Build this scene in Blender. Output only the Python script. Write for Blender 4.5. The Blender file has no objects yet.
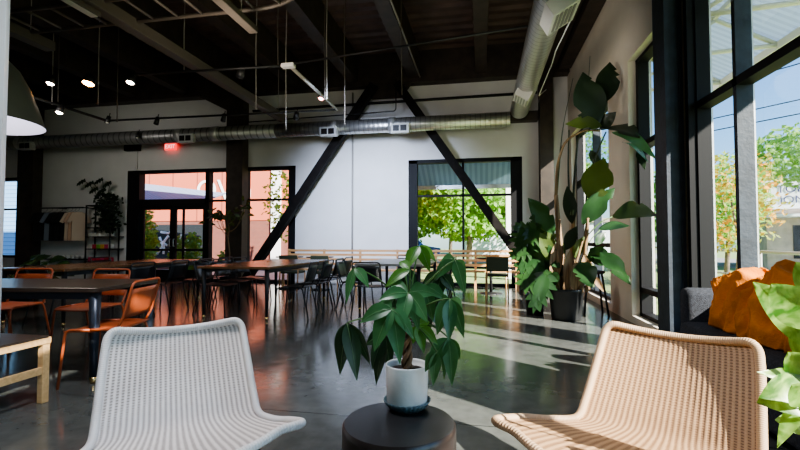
import bpy, bmesh, math, random
from mathutils import Vector, Matrix
R = math.radians
random.seed(7)
sc = bpy.context.scene
col = sc.collection

# ------------------------------------------------------------------ camera
F = 440.0; PITCH = math.atan(15 / F); YAW = math.atan(82 / F); CAMH = 1.125
cam = bpy.data.cameras.new('camera'); cam.sensor_width = 36; cam.lens = 36 * F / 800
cam.clip_start = 0.05; cam.clip_end = 300
camo = bpy.data.objects.new('camera', cam); col.objects.link(camo)
camo.location = (0, 0, CAMH); camo.rotation_euler = (math.pi / 2 + PITCH, 0, YAW)
sc.camera = camo
FW = Vector((-math.sin(YAW) * math.cos(PITCH), math.cos(YAW) * math.cos(PITCH), math.sin(PITCH)))
RT = Vector((math.cos(YAW), math.sin(YAW), 0)); UP = RT.cross(FW) * 1.0
def at(x, y, Y):
    "world point on the plane y=Y seen at survey coordinates x, y"
    r = FW + RT * ((x - 400) / F) + UP * ((225 - y) / F)
    return Vector((0, 0, CAMH)) + r * (Y / r.y)
def atz(x, y, z):
    r = FW + RT * ((x - 400) / F) + UP * ((225 - y) / F)
    return Vector((0, 0, CAMH)) + r * ((z - CAMH) / r.z)

# ------------------------------------------------------------------ materials
def mat(name, c, rough=.6, metal=0, var=.0, scale=8, bump=0, bscale=60, c2=None, spec=.5, emis=None, es=0, coat=0, trans=None):
    m = bpy.data.materials.new(name); m.use_nodes = True
    nt = m.node_tree; b = nt.nodes['Principled BSDF']
    b.inputs['Roughness'].default_value = rough; b.inputs['Metallic'].default_value = metal
    b.inputs['Specular IOR Level'].default_value = spec
    b.inputs['Base Color'].default_value = (*c, 1)
    if coat: b.inputs['Coat Weight'].default_value = coat
    if emis: b.inputs['Emission Color'].default_value = (*emis, 1); b.inputs['Emission Strength'].default_value = es
    tc = nt.nodes.new('ShaderNodeTexCoord')
    if var or c2:
        n = nt.nodes.new('ShaderNodeTexNoise'); n.inputs['Scale'].default_value = scale; n.inputs['Detail'].default_value = 4
        nt.links.new(tc.outputs['Object'], n.inputs['Vector'])
        cr = nt.nodes.new('ShaderNodeValToRGB'); cr.color_ramp.elements[0].position = .35; cr.color_ramp.elements[1].position = .65
        a = tuple(max(0, v * (1 - var)) for v in c); d = c2 or tuple(min(1, v * (1 + var)) for v in c)
        cr.color_ramp.elements[0].color = (*a, 1); cr.color_ramp.elements[1].color = (*d, 1)
        nt.links.new(n.outputs['Fac'], cr.inputs['Fac']); nt.links.new(cr.outputs['Color'], b.inputs['Base Color'])
    if bump:
        n2 = nt.nodes.new('ShaderNodeTexNoise'); n2.inputs['Scale'].default_value = bscale; n2.inputs['Detail'].default_value = 3
        nt.links.new(tc.outputs['Object'], n2.inputs['Vector'])
        bp = nt.nodes.new('ShaderNodeBump'); bp.inputs['Strength'].default_value = bump; bp.inputs['Distance'].default_value = .01
        nt.links.new(n2.outputs['Fac'], bp.inputs['Height']); nt.links.new(bp.outputs['Normal'], b.inputs['Normal'])
    return m
def leafmat(name, c, c2, trans=.35, rough=.35, scale=6):
    m = mat(name, c, rough=rough, c2=c2, scale=scale, spec=.5)
    nt = m.node_tree; b = nt.nodes['Principled BSDF']; out = nt.nodes['Material Output']
    tr = nt.nodes.new('ShaderNodeBsdfTranslucent'); tr.inputs['Color'].default_value = (c2[0] * 1.6, c2[1] * 1.6, c2[2] * .6, 1)
    mx = nt.nodes.new('ShaderNodeMixShader'); mx.inputs[0].default_value = trans
    nt.links.new(b.outputs[0], mx.inputs[1]); nt.links.new(tr.outputs[0], mx.inputs[2]); nt.links.new(mx.outputs[0], out.inputs['Surface'])
    return m
def variegated(name, dark, light):
    m = leafmat(name, dark, light, .3, .35, 9)
    nt = m.node_tree
    n = [x for x in nt.nodes if x.type == 'TEX_NOISE'][0]; n.inputs['Scale'].default_value = 22; n.inputs['Detail'].default_value = 6; n.inputs['Distortion'].default_value = 1.2
    return m
def wood(name, c, c2, rough=.45, axis=0, scale=3):
    m = mat(name, c, rough)
    nt = m.node_tree; b = nt.nodes['Principled BSDF']
    tc = nt.nodes.new('ShaderNodeTexCoord'); mp = nt.nodes.new('ShaderNodeMapping')
    s = [14 * scale] * 3; s[axis] = scale * .8; mp.inputs['Scale'].default_value = s
    n = nt.nodes.new('ShaderNodeTexNoise'); n.inputs['Scale'].default_value = 1; n.inputs['Detail'].default_value = 5; n.inputs['Distortion'].default_value = .4
    cr = nt.nodes.new('ShaderNodeValToRGB'); cr.color_ramp.elements[0].position = .3; cr.color_ramp.elements[1].position = .7
    cr.color_ramp.elements[0].color = (*c, 1); cr.color_ramp.elements[1].color = (*c2, 1)
    nt.links.new(tc.outputs['Object'], mp.inputs['Vector']); nt.links.new(mp.outputs[0], n.inputs['Vector'])
    nt.links.new(n.outputs['Fac'], cr.inputs['Fac']); nt.links.new(cr.outputs[0], b.inputs['Base Color'])
    return m
def glassmat(name, tint, refl=1.0):
    m = bpy.data.materials.new(name); m.use_nodes = True; nt = m.node_tree
    nt.nodes.remove(nt.nodes['Principled BSDF']); out = nt.nodes['Material Output']
    t = nt.nodes.new('ShaderNodeBsdfTransparent'); t.inputs[0].default_value = (*tint, 1)
    g = nt.nodes.new('ShaderNodeBsdfGlossy'); g.inputs['Roughness'].default_value = .02
    lw = nt.nodes.new('ShaderNodeLayerWeight'); lw.inputs[0].default_value = .5; f = nt.nodes.new('ShaderNodeMath'); f.operation = 'POWER'; nt.links.new(lw.outputs['Facing'], f.inputs[0]); f.inputs[1].default_value = 4.0
    mx = nt.nodes.new('ShaderNodeMixShader')
    nt.links.new(f.outputs[0], mx.inputs[0]); nt.links.new(t.outputs[0], mx.inputs[1]); nt.links.new(g.outputs[0], mx.inputs[2])
    nt.links.new(mx.outputs[0], out.inputs['Surface'])
    return m
def stripes(name, c, c2, freq, axis='X', rough=.6, width=.5, metal=0, obj=True, bump=0, noise=0):
    m = mat(name, c, rough, metal); nt = m.node_tree; b = nt.nodes['Principled BSDF']
    tc = nt.nodes.new('ShaderNodeTexCoord'); sp = nt.nodes.new('ShaderNodeSeparateXYZ')
    nt.links.new(tc.outputs['Object' if obj else 'UV'], sp.inputs[0])
    mu = nt.nodes.new('ShaderNodeMath'); mu.operation = 'MULTIPLY'; mu.inputs[1].default_value = freq
    nt.links.new(sp.outputs[axis], mu.inputs[0])
    fr = nt.nodes.new('ShaderNodeMath'); fr.operation = 'FRACT'; nt.links.new(mu.outputs[0], fr.inputs[0])
    gt = nt.nodes.new('ShaderNodeMath'); gt.operation = 'GREATER_THAN'; gt.inputs[1].default_value = width; nt.links.new(fr.outputs[0], gt.inputs[0])
    mx = nt.nodes.new('ShaderNodeMixRGB'); mx.inputs[1].default_value = (*c, 1); mx.inputs[2].default_value = (*c2, 1)
    nt.links.new(gt.outputs[0], mx.inputs[0]); nt.links.new(mx.outputs[0], b.inputs['Base Color'])
    if bump:
        sn = nt.nodes.new('ShaderNodeMath'); sn.operation = 'PINGPONG'; sn.inputs[1].default_value = .5; nt.links.new(mu.outputs[0], sn.inputs[0])
        bp = nt.nodes.new('ShaderNodeBump'); bp.inputs['Strength'].default_value = bump; bp.inputs['Distance'].default_value = .02
        nt.links.new(sn.outputs[0], bp.inputs['Height']); nt.links.new(bp.outputs[0], b.inputs['Normal'])
    return m

def floormat():
    m = mat('polished_concrete', (.05, .05, .048), .2); nt = m.node_tree; b = nt.nodes['Principled BSDF']
    tc = nt.nodes.new('ShaderNodeTexCoord')
    def noise(s, d, lo, hi, c1, c2):
        n = nt.nodes.new('ShaderNodeTexNoise'); n.inputs['Scale'].default_value = s; n.inputs['Detail'].default_value = d
        nt.links.new(tc.outputs['Object'], n.inputs['Vector'])
        r = nt.nodes.new('ShaderNodeValToRGB'); r.color_ramp.elements[0].position = lo; r.color_ramp.elements[1].position = hi
        r.color_ramp.elements[0].color = (*c1, 1); r.color_ramp.elements[1].color = (*c2, 1)
        nt.links.new(n.outputs['Fac'], r.inputs['Fac']); return n, r
    n1, r1 = noise(.9, 5, .3, .72, FLOOR_A, FLOOR_B)
    n2, r2 = noise(9, 6, .35, .7, (.8,) * 3, (1.1,) * 3)
    mx = nt.nodes.new('ShaderNodeMixRGB'); mx.blend_type = 'MULTIPLY'; mx.inputs[0].default_value = 1
    nt.links.new(r1.outputs[0], mx.inputs[1]); nt.links.new(r2.outputs[0], mx.inputs[2])
    # saw-cut joints
    br = nt.nodes.new('ShaderNodeTexBrick'); br.offset = 0; br.inputs['Scale'].default_value = 1; br.inputs['Mortar Size'].default_value = .006
    br.inputs['Brick Width'].default_value = 3.1; br.inputs['Row Height'].default_value = 3.1; br.inputs['Color1'].default_value = (1, 1, 1, 1)
    br.inputs['Color2'].default_value = (1, 1, 1, 1); br.inputs['Mortar'].default_value = (.35, .35, .35, 1)
    mp = nt.nodes.new('ShaderNodeMapping'); mp.inputs['Location'].default_value = (.55, .35, 0)
    nt.links.new(tc.outputs['Object'], mp.inputs[0]); nt.links.new(mp.outputs[0], br.inputs['Vector'])
    m2 = nt.nodes.new('ShaderNodeMixRGB'); m2.blend_type = 'MULTIPLY'; m2.inputs[0].default_value = 1
    nt.links.new(mx.outputs[0], m2.inputs[1]); nt.links.new(br.outputs['Color'], m2.inputs[2]); nt.links.new(m2.outputs[0], b.inputs['Base Color'])
    mr = nt.nodes.new('ShaderNodeMapRange'); mr.inputs[3].default_value = .09; mr.inputs[4].default_value = .24
    nt.links.new(n2.outputs['Fac'], mr.inputs[0]); nt.links.new(mr.outputs[0], b.inputs['Roughness'])
    n3 = nt.nodes.new('ShaderNodeTexNoise'); n3.inputs['Scale'].default_value = 3.5; n3.inputs['Detail'].default_value = 2
    nt.links.new(tc.outputs['Object'], n3.inputs['Vector'])
    bp = nt.nodes.new('ShaderNodeBump'); bp.inputs['Strength'].default_value = .12; bp.inputs['Distance'].default_value = .02
    nt.links.new(n3.outputs['Fac'], bp.inputs['Height']); nt.links.new(bp.outputs[0], b.inputs['Normal'])
    b.inputs['Specular IOR Level'].default_value = .6
    return m
FLOOR_A, FLOOR_B = (.068, .072, .068), (.125, .130, .120)

def brickmat(name, c1, c2, mortar, scale=6):
    m = mat(name, c1, .85); nt = m.node_tree; b = nt.nodes['Principled BSDF']
    tc = nt.nodes.new('ShaderNodeTexCoord'); mp = nt.nodes.new('ShaderNodeMapping'); mp.inputs['Rotation'].default_value = (R(90), 0, 0)
    br = nt.nodes.new('ShaderNodeTexBrick'); br.inputs['Scale'].default_value = scale
    br.inputs['Color1'].default_value = (*c1, 1); br.inputs['Color2'].default_value = (*c2, 1); br.inputs['Mortar'].default_value = (*mortar, 1)
    nt.links.new(tc.outputs['Object'], mp.inputs[0]); nt.links.new(mp.outputs[0], br.inputs['Vector']); nt.links.new(br.outputs['Color'], b.inputs['Base Color'])
    return m

def rattan(name, light, dark, ribs, rows):
    m = mat(name, light, .55); nt = m.node_tree; b = nt.nodes['Principled BSDF']
    uv = nt.nodes.new('ShaderNodeUVMap'); sp = nt.nodes.new('ShaderNodeSeparateXYZ'); nt.links.new(uv.outputs[0], sp.inputs[0])
    def M(op, a, bb=None):
        n = nt.nodes.new('ShaderNodeMath'); n.operation = op
        for i, v in enumerate((a, bb)):
            if v is None: continue
            if isinstance(v, (int, float)): n.inputs[i].default_value = v
            else: nt.links.new(v, n.inputs[i])
        return n.outputs[0]
    u = M('MULTIPLY', sp.outputs[0], ribs); v = M('MULTIPLY', sp.outputs[1], rows)
    su = M('SINE', M('MULTIPLY', u, 2 * math.pi)); half = M('ROUND', M('FRACT', M('MULTIPLY', u, 1.0)))
    sv = M('SINE', M('MULTIPLY', M('ADD', v, M('MULTIPLY', half, .5)), 2 * math.pi))
    gap = M('MULTIPLY', M('GREATER_THAN', sv, .55), M('LESS_THAN', su, -.1))
    h = M('ADD', M('MULTIPLY', su, .5), M('MULTIPLY', sv, .5))
    n = nt.nodes.new('ShaderNodeTexNoise'); n.inputs['Scale'].default_value = 40; nt.links.new(uv.outputs[0], n.inputs['Vector'])
    f = M('ADD', M('ADD', M('MULTIPLY', gap, .65), M('MULTIPLY', M('SUBTRACT', 1.0, su), .18)), M('MULTIPLY', n.outputs['Fac'], .25))
    cr = nt.nodes.new('ShaderNodeValToRGB'); cr.color_ramp.elements[0].position = .1; cr.color_ramp.elements[1].position = .95
    cr.color_ramp.elements[0].color = (*light, 1); cr.color_ramp.elements[1].color = (*dark, 1)
    nt.links.new(f, cr.inputs['Fac']); nt.links.new(cr.outputs[0], b.inputs['Base Color'])
    bp = nt.nodes.new('ShaderNodeBump'); bp.inputs['Strength'].default_value = .4; bp.inputs['Distance'].default_value = .003
    nt.links.new(h, bp.inputs['Height']); nt.links.new(bp.outputs[0], b.inputs['Normal'])
    return m

M = {}
M['floor'] = floormat()
M['wall'] = mat('painted_white_wall', (.78, .77, .75), .7, var=.03, scale=2, bump=.1, bscale=25)
M['wall_warm'] = mat('painted_cream_wall', (.70, .64, .54), .7, var=.04, scale=2, bump=.15, bscale=20)
M['post'] = mat('pale_painted_post', (.86, .91, .95), .5)
M['deck'] = mat('dark_roof_deck', (.085, .055, .042), .55, var=.3, scale=3)
M['beam'] = mat('dark_painted_timber', (.040, .028, .020), .6, var=.3, scale=5)
M['steel'] = mat('black_steel', (.013, .011, .010), .7, var=.2, scale=6, spec=.15)
M['bluesteel'] = mat('black_painted_column', (.022, .031, .044), .6, var=.25, scale=9, bump=.3, bscale=30)
M['galv'] = stripes('spiral_galvanised_duct', (.62, .62, .60), (.36, .36, .35), 9, 'Z', .35, .88, .85, bump=.3)
M['galvbox'] = mat('galvanised_sheet', (.60, .60, .58), .4, .6, var=.12, scale=10)
M['vent'] = mat('white_vent', (.62, .62, .58), .5)
M['black'] = mat('matt_black_metal', (.015, .015, .016), .5)
M['cable'] = mat('grey_cable', (.35, .33, .30), .5)
M['white'] = mat('white_paint', (.8, .8, .8), .5)
M['glass'] = glassmat('window_glass', (.93, .96, .97))
M['frame'] = mat('black_window_frame', (.010, .010, .011), .6, spec=.2)
M['rattanL'] = rattan('pale_rattan_weave', (.78, .70, .66), (.20, .16, .13), 30, 60)
M['rattanR'] = rattan('honey_rattan_weave', (.44, .275, .155), (.12, .055, .022), 30, 60)
M['rimL'] = stripes('pale_rattan_wrap', (.76, .71, .68), (.62, .57, .53), 420, 'X', .5, .8, obj=False, bump=.3)
M['rimR'] = stripes('honey_rattan_wrap', (.48, .33, .21), (.36, .23, .14), 420, 'X', .5, .8, obj=False, bump=.3)
M['leg'] = mat('dark_blue_grey_metal', (.06, .07, .09), .35, .6)
M['drum'] = mat('bronze_black_drum', (.024, .018, .016), .34, .0, var=.15, scale=4, coat=.2)
M['drumtop'] = mat('dark_drum_top', (.018, .017, .018), .38)
M['pot'] = mat('white_ceramic', (.80, .80, .78), .4, var=.03, scale=12, bump=.1, bscale=50)
M['saucer'] = mat('slate_blue_glaze', (.07, .12, .14), .3, var=.2, scale=20)
M['soil'] = mat('dark_potting_soil', (.03, .02, .015), .95, bump=1, bscale=50)
M['trunk'] = wood('brown_bark', (.10, .055, .03), (.26, .16, .09), .85, 2, 4)
M['stalk'] = wood('dry_brown_stalk', (.12, .07, .035), (.38, .25, .13), .8, 2, 3)
M['stem'] = mat('green_stem', (.08, .17, .04), .5)
M['darkstem'] = mat('dark_green_stem', (.02, .035, .012), .5)
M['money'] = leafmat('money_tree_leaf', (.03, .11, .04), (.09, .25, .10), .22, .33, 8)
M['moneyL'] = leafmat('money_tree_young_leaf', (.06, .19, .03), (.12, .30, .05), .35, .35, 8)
M['moneyD'] = leafmat('money_tree_shaded_leaf', (.012, .042, .015), (.03, .08, .028), .12, .4, 8)  # shade put into the colour: darker leaf copy, mostly for rear clusters
M['vein'] = mat('pale_leaf_vein', (.22, .36, .16), .5)
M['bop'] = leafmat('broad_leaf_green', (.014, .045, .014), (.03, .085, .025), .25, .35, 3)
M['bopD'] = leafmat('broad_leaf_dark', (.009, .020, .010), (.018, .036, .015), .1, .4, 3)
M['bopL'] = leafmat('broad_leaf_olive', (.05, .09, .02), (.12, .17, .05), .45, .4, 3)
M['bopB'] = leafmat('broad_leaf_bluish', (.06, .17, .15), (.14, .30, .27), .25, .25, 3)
M['mons'] = leafmat('split_leaf_green', (.015, .05, .012), (.04, .11, .025), .35, .35, 4)
M['varieg'] = variegated('variegated_leaf', (.02, .12, .012), (.32, .50, .12))
M['bonsai'] = leafmat('dull_leaf', (.03, .06, .02), (.08, .12, .04), .3)
M['orange'] = mat('orange_powder_coat', (.46, .105, .035), .42, var=.06)
M['table'] = wood('dark_stained_table', (.035, .024, .018), (.075, .05, .035), .28, 0, 2)
M['tableW'] = wood('walnut_table', (.12, .06, .03), (.25, .13, .06), .25, 1, 2)
M['tableG'] = mat('pale_laminate', (.30, .28, .25), .35)
M['blackchair'] = mat('black_moulded_chair', (.016, .016, .018), .4)
M['green'] = mat('dark_olive_upholstery', (.045, .055, .03), .8)
M['pine'] = wood('light_oak', (.55, .33, .14), (.74, .48, .23), .45, 0, 3)
M['pineB'] = wood('warm_oak_slats', (.48, .25, .10), (.66, .38, .17), .45, 0, 3)
M['brass'] = mat('brass', (.75, .55, .25), .25, 1)
M['sofa'] = mat('charcoal_boucle', (.028, .031, .040), .9, var=.35, scale=60, bump=.8, bscale=150)
M['blanket'] = mat('burnt_orange_throw', (.66, .20, .012), .85, var=.25, scale=5, bump=.5, bscale=90)
M['blackpot'] = mat('black_plastic_pot', (.02, .021, .022), .45, var=.2)
M['shade'] = mat('olive_grey_enamel', (.085, .085, .06), .4, var=.05)
M['shadein'] = mat('glowing_white_enamel', (.80, .78, .84), .5, emis=(.85, .82, 1.0), es=.35)  # lining glows faintly: light put into the enamel, the bulb is unlit
M['bulb'] = mat('lit_bulb', (1, 1, 1), .5, emis=(1, .82, .68), es=14)
M['bulbo'] = mat('orange_bulb', (1, .5, .2), .5, emis=(1, .40, .10), es=26)
M['bulbr'] = mat('pink_red_bulb', (1, .3, .3), .5, emis=(1, .35, .35), es=8)
M['exit'] = mat('red_exit_sign', (.5, .02, .02), .5, emis=(1, .05, .05), es=.6)
M['exitw'] = mat('white_exit_letters', (.9, .6, .6), .5, emis=(1, .6, .6), es=.6)
M['sh_black'] = mat('black_cotton', (.012, .012, .014), .9)
M['sh_grey'] = mat('blue_grey_cotton', (.20, .23, .28), .9)
M['sh_cream'] = mat('cream_cotton', (.62, .48, .36), .9)
M['sh_peach'] = mat('peach_cotton', (.60, .38, .26), .9)
M['mug'] = mat('white_mug', (.75, .72, .68), .3)
M['grass'] = mat('lawn', (.16, .23, .08), .9, c2=(.26, .32, .13), scale=3)
M['asphalt'] = mat('asphalt', (.22, .22, .22), .9, var=.15)
M['paving'] = mat('pale_paving', (.46, .42, .38), .9, var=.1)
M['salmon'] = stripes('salmon_rendered_wall', (.58, .155, .085), (.30, .08, .05), .9, 'X', .85, .95)
M['brick'] = brickmat('red_brick', (.24, .07, .045), (.18, .055, .04), (.22, .16, .14), 5)
M['tan'] = mat('tan_masonry', (.48, .40, .33), .9, var=.15, scale=3)
M['siding'] = stripes('blue_lap_siding', (.22, .42, .66), (.10, .22, .40), 6, 'Z', .7, .85)
M['roofblue'] = stripes('blue_grey_corrugated', (.20, .26, .36), (.12, .16, .24), 7, 'X', .6, .55)
M['awn'] = stripes('translucent_corrugated_panel', (.26, .34, .44), (.13, .18, .26), 9, 'Y', .5, .5)
nt_ = M['awn'].node_tree; tr_ = nt_.nodes.new('ShaderNodeBsdfTranslucent'); tr_.inputs[0].default_value = (.75, .85, .95, 1)
tp_ = nt_.nodes.new('ShaderNodeBsdfTransparent'); tp_.inputs[0].default_value = (.7, .85, 1, 1); m1_ = nt_.nodes.new('ShaderNodeMixShader'); m2_ = nt_.nodes.new('ShaderNodeMixShader')
m1_.inputs[0].default_value = .22; m2_.inputs[0].default_value = .12
nt_.links.new(nt_.nodes['Principled BSDF'].outputs[0], m1_.inputs[1]); nt_.links.new(tr_.outputs[0], m1_.inputs[2]); nt_.links.new(m1_.outputs[0], m2_.inputs[1]); nt_.links.new(tp_.outputs[0], m2_.inputs[2])
nt_.links.new(m2_.outputs[0], nt_.nodes['Material Output'].inputs['Surface'])
M['awnX'] = stripes('grey_green_corrugated_panel', (.30, .38, .40), (.15, .20, .22), 7, 'X', .5, .5)
nt_ = M['awnX'].node_tree; tr_ = nt_.nodes.new('ShaderNodeBsdfTranslucent'); tr_.inputs[0].default_value = (.55, .68, .75, 1); m1_ = nt_.nodes.new('ShaderNodeMixShader'); m1_.inputs[0].default_value = .4
nt_.links.new(nt_.nodes['Principled BSDF'].outputs[0], m1_.inputs[1]); nt_.links.new(tr_.outputs[0], m1_.inputs[2]); nt_.links.new(m1_.outputs[0], nt_.nodes['Material Output'].inputs['Surface'])
M['tree1'] = leafmat('bright_green_tree_leaf', (.10, .21, .045), (.27, .44, .12), .4, .6, 1.5)  # brighter green than the deep green tree leaf
M['tree2'] = leafmat('autumn_tree_leaf', (.17, .28, .05), (.66, .33, .05), .4, .6, 1.5)
_r = [x for x in M['tree2'].node_tree.nodes if x.type == 'VALTORGB'][0]; _r.color_ramp.elements[0].position = .52; _r.color_ramp.elements[1].position = .60
M['tree3'] = leafmat('deep_green_tree_leaf', (.05, .16, .03), (.15, .32, .07), .35, .6, 1.5)
M['bark'] = mat('grey_bark', (.18, .14, .11), .9, var=.3)
M['carblue'] = mat('blue_car_paint', (.05, .14, .42), .25, .3, coat=.6)
M['signw'] = mat('white_fascia', (.72, .74, .80), .6)
M['signt'] = mat('navy_lettering', (.03, .035, .12), .6)
M['letter'] = mat('white_lettering', (.88, .88, .86), .6)
M['dkwin'] = mat('dark_shop_window', (.03, .035, .04), .45, spec=.2)

# ------------------------------------------------------------------ mesh helpers
class MB:
    def __init__(s): s.bm = bmesh.new()
    def box(s, a, b, bev=0):
        m = Matrix.Translation([(p + q) / 2 for p, q in zip(a, b)]) @ Matrix.Diagonal([abs(q - p) for p, q in zip(a, b)] + [1])
        r = bmesh.ops.create_cube(s.bm, size=1, matrix=m)
        if bev:
            ed = list({e for v in r['verts'] for e in v.link_edges})
            bmesh.ops.bevel(s.bm, geom=ed, offset=bev, segments=2, affect='EDGES', profile=.5)
        return s
    def tube(s, pts, r, seg=10, r2=None, closed=False, uv=False):
        pts = [Vector(p) for p in pts]; n = len(pts); rings = []
        prev = None
        for i, p in enumerate(pts):
            if closed: t = pts[(i + 1) % n] - pts[i - 1]
            else: t = pts[min(i + 1, n - 1)] - pts[max(i - 1, 0)]
            if t.length < 1e-9: t = Vector((0, 0, 1))
            t.normalize()
            if prev is None: a = t.orthogonal().normalized()
            else:
                a = prev - t * prev.dot(t)
                a = a.normalized() if a.length > 1e-6 else t.orthogonal().normalized()
            prev = a; b = t.cross(a)
            rr = r if r2 is None else r + (r2 - r) * i / max(1, n - 1)
            rings.append([s.bm.verts.new(p + (a * math.cos(2 * math.pi * k / seg) + b * math.sin(2 * math.pi * k / seg)) * rr) for k in range(seg)])
        m = n if closed else n - 1
        lay = s.bm.loops.layers.uv.verify() if uv else None
        for i in range(m):
            A, B = rings[i], rings[(i + 1) % n]
            if closed and i == n - 1:
                off = min(range(seg), key=lambda k: (A[0].co - B[k].co).length); B = B[off:] + B[:off]
            for k in range(seg):
                f = s.bm.faces.new((A[k], A[(k + 1) % seg], B[(k + 1) % seg], B[k])); f.smooth = True
                if uv:
                    for l, uvv in zip(f.loops, ((i / n, k / seg), (i / n, (k + 1) / seg), ((i + 1) / n, (k + 1) / seg), ((i + 1) / n, k / seg))): l[lay].uv = uvv
        if not closed:
            for rg in (rings[0], rings[-1]):
                try: s.bm.faces.new(rg)
                except ValueError: pass
        return s
    def lathe(s, prof, c=(0, 0, 0), seg=40, axis='Z', flute=0, nf=0, closed_top=False):
        rings = []
        for r, z in prof:
            ring = []
            for k in range(seg):
                a = 2 * math.pi * k / seg; rr = r * (1 + (flute * math.cos(nf * a) if flute else 0))
                v = (rr * math.cos(a), rr * math.sin(a), z) if axis == 'Z' else (rr * math.cos(a), z, rr * math.sin(a)) if axis == 'Y' else (z, rr * math.cos(a), rr * math.sin(a))
                ring.append(s.bm.verts.new(Vector(v) + Vector(c)))
            rings.append(ring)
        for A, B in zip(rings, rings[1:]):
            for k in range(seg):
                f = s.bm.faces.new((A[k], A[(k + 1) % seg], B[(k + 1) % seg], B[k])); f.smooth = True
        for rg, p in ((rings[0], prof[0]), (rings[-1], prof[-1])):
            if p[0] > 1e-4 and closed_top: s.bm.faces.new(rg)
        return s
    def poly(s, pts):
        return s.bm.faces.new([s.bm.verts.new(p) for p in pts])
    def prism(s, pts, d):
        "pts: planar outline, d: extrusion vector"
        d = Vector(d); A = [s.bm.verts.new(p) for p in pts]; B = [s.bm.verts.new(Vector(p) + d) for p in pts]
        s.bm.faces.new(A); s.bm.faces.new(B[::-1])
        for i in range(len(A)):
            j = (i + 1) % len(A); s.bm.faces.new((A[i], B[i], B[j], A[j]))
        return s
    def leaf(s, a, b, w, nrm=None, droop=0, fold=.15, n=8, shape=1.0, split=0, wave=0):
        "a leaf blade from a to b, widest w, fold = V shape, droop = sag at the middle (up is +)"
        a, b = Vector(a), Vector(b); d = b - a; L = d.length; t = d.normalized()
        if nrm is None: nrm = Vector((0, -1, .4))
        nrm = Vector(nrm); nrm = nrm - t * nrm.dot(t)
        nrm = nrm.normalized() if nrm.length > 1e-4 else t.orthogonal().normalized()
        side = t.cross(nrm).normalized(); rows = []
        for i in range(n + 1):
            u = i / n; p = a + d * u + Vector((0, 0, 1)) * droop * math.sin(math.pi * min(1, u)) * L
            if shape == 1.0: hw = math.sin(math.pi * u ** .82) ** .95
            else: hw = math.sin(math.pi * u ** shape) ** .8
            hw = max(hw, .02) * w / 2
            if split and i % 2: hw *= (1 - split)
            row = []
            for k in (-1, -.5, 0, .5, 1):
                row.append(s.bm.verts.new(p + side * hw * k + nrm * (abs(k) * hw * fold + (wave * w * math.sin(u * 9 + k * 3) if k else 0))))
            rows.append(row)
        for A, B in zip(rows, rows[1:]):
            for k in range(4):
                f = s.bm.faces.new((A[k], A[k + 1], B[k + 1], B[k])); f.smooth = True
        return s
    def splitleaf(s, c, tip, w, nrm, lobes=5, droop=.1):
        "monstera blade: heart outline cut into lobes, from stalk point c to tip"
        c, tip = Vector(c), Vector(tip); d = tip - c; L = d.length; t = d.normalized(); nrm = Vector(nrm)
        nrm = (nrm - t * nrm.dot(t)).normalized(); side = t.cross(nrm)
        s.leaf(c - t * L * .05, tip, w * .45, nrm, droop * .5, .1, 8)
        for sgn in (-1, 1):
            for i in range(lobes):
                u = (i + .3) / lobes; p = c + d * u * .85 + Vector((0, 0, 1)) * droop * .5 * math.sin(math.pi * u * .85) * L
                wl = w / 2 * (math.sin(math.pi * (u * .75 + .2)) ** .6); ang = R(100 - 70 * u)
                q = p + (side * sgn * math.sin(ang) + t * math.cos(ang)) * wl - Vector((0, 0, 1)) * droop * wl * .6
                s.leaf(p, q, L / lobes * .95, nrm, .05, .05, 4, .7)
        return s
    def build(s, name, m, parent=None, smooth=False, keep=False):
        bmesh.ops.recalc_face_normals(s.bm, faces=s.bm.faces)
        me = bpy.data.meshes.new(name); s.bm.to_mesh(me); s.bm.free()
        if smooth:
            for p in me.polygons: p.use_smooth = True
        o = bpy.data.objects.new(name, me); col.objects.link(o)
        if m is not None:
            for x in (m if isinstance(m, (list, tuple)) else [m]): me.materials.append(x)
        if parent is not None: o.parent = parent
        return o
def tag(o, label=None, cat=None, group=None, kind=None):
    if label: o['label'] = label
    if cat: o['category'] = cat
    if group: o['group'] = group
    if kind: o['kind'] = kind
    return o
def thing(name, label, cat, loc=(0, 0, 0), rz=0, group=None, kind=None):
    o = bpy.data.objects.new(name, None); o.empty_display_size = .1; col.objects.link(o)
    o.location = loc; o.rotation_euler = (0, 0, rz)
    return tag(o, label, cat, group, kind)
def struct(o, label=None, cat=None):
    o['kind'] = 'structure'
    if label: o['label'] = label; o['category'] = cat or 'room'
    return o
def copy_tree(o, parent=None):
    c = o.copy(); col.objects.link(c); c.parent = parent
    for ch in list(o.children): copy_tree(ch, c)
    return c
def text(body, size, m, parent, loc, rot, name='lettering', ext=.004):
    cu = bpy.data.curves.new(name, 'FONT'); cu.body = body; cu.size = size; cu.extrude = ext; cu.align_x = 'CENTER'; cu.align_y = 'CENTER'
    cu.materials.append(m); tmp = bpy.data.objects.new(name, cu); col.objects.link(tmp)
    dg = bpy.context.evaluated_depsgraph_get(); me = bpy.data.meshes.new_from_object(tmp.evaluated_get(dg)); bpy.data.objects.remove(tmp)
    o = bpy.data.objects.new(name, me); col.objects.link(o); o.parent = parent
    o.location = loc; o.rotation_euler = rot; return o
def arc(p0, p1, p2, n=8):
    p0, p1, p2 = Vector(p0), Vector(p1), Vector(p2)
    return [p0 * (1 - t) ** 2 + p1 * 2 * t * (1 - t) + p2 * t * t for t in [i / n for i in range(n + 1)]]
def rounded(pts, r=.05, n=5):
    "round off the corners of an open polyline"
    pts = [Vector(p) for p in pts]; out = [pts[0]]
    for i in range(1, len(pts) - 1):
        a, b, c = pts[i - 1], pts[i], pts[i + 1]
        k = min(r, (a - b).length * .45, (c - b).length * .45)
        out += arc(b + (a - b).normalized() * k, b, b + (c - b).normalized() * k, n)
    return out + [pts[-1]]

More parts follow.
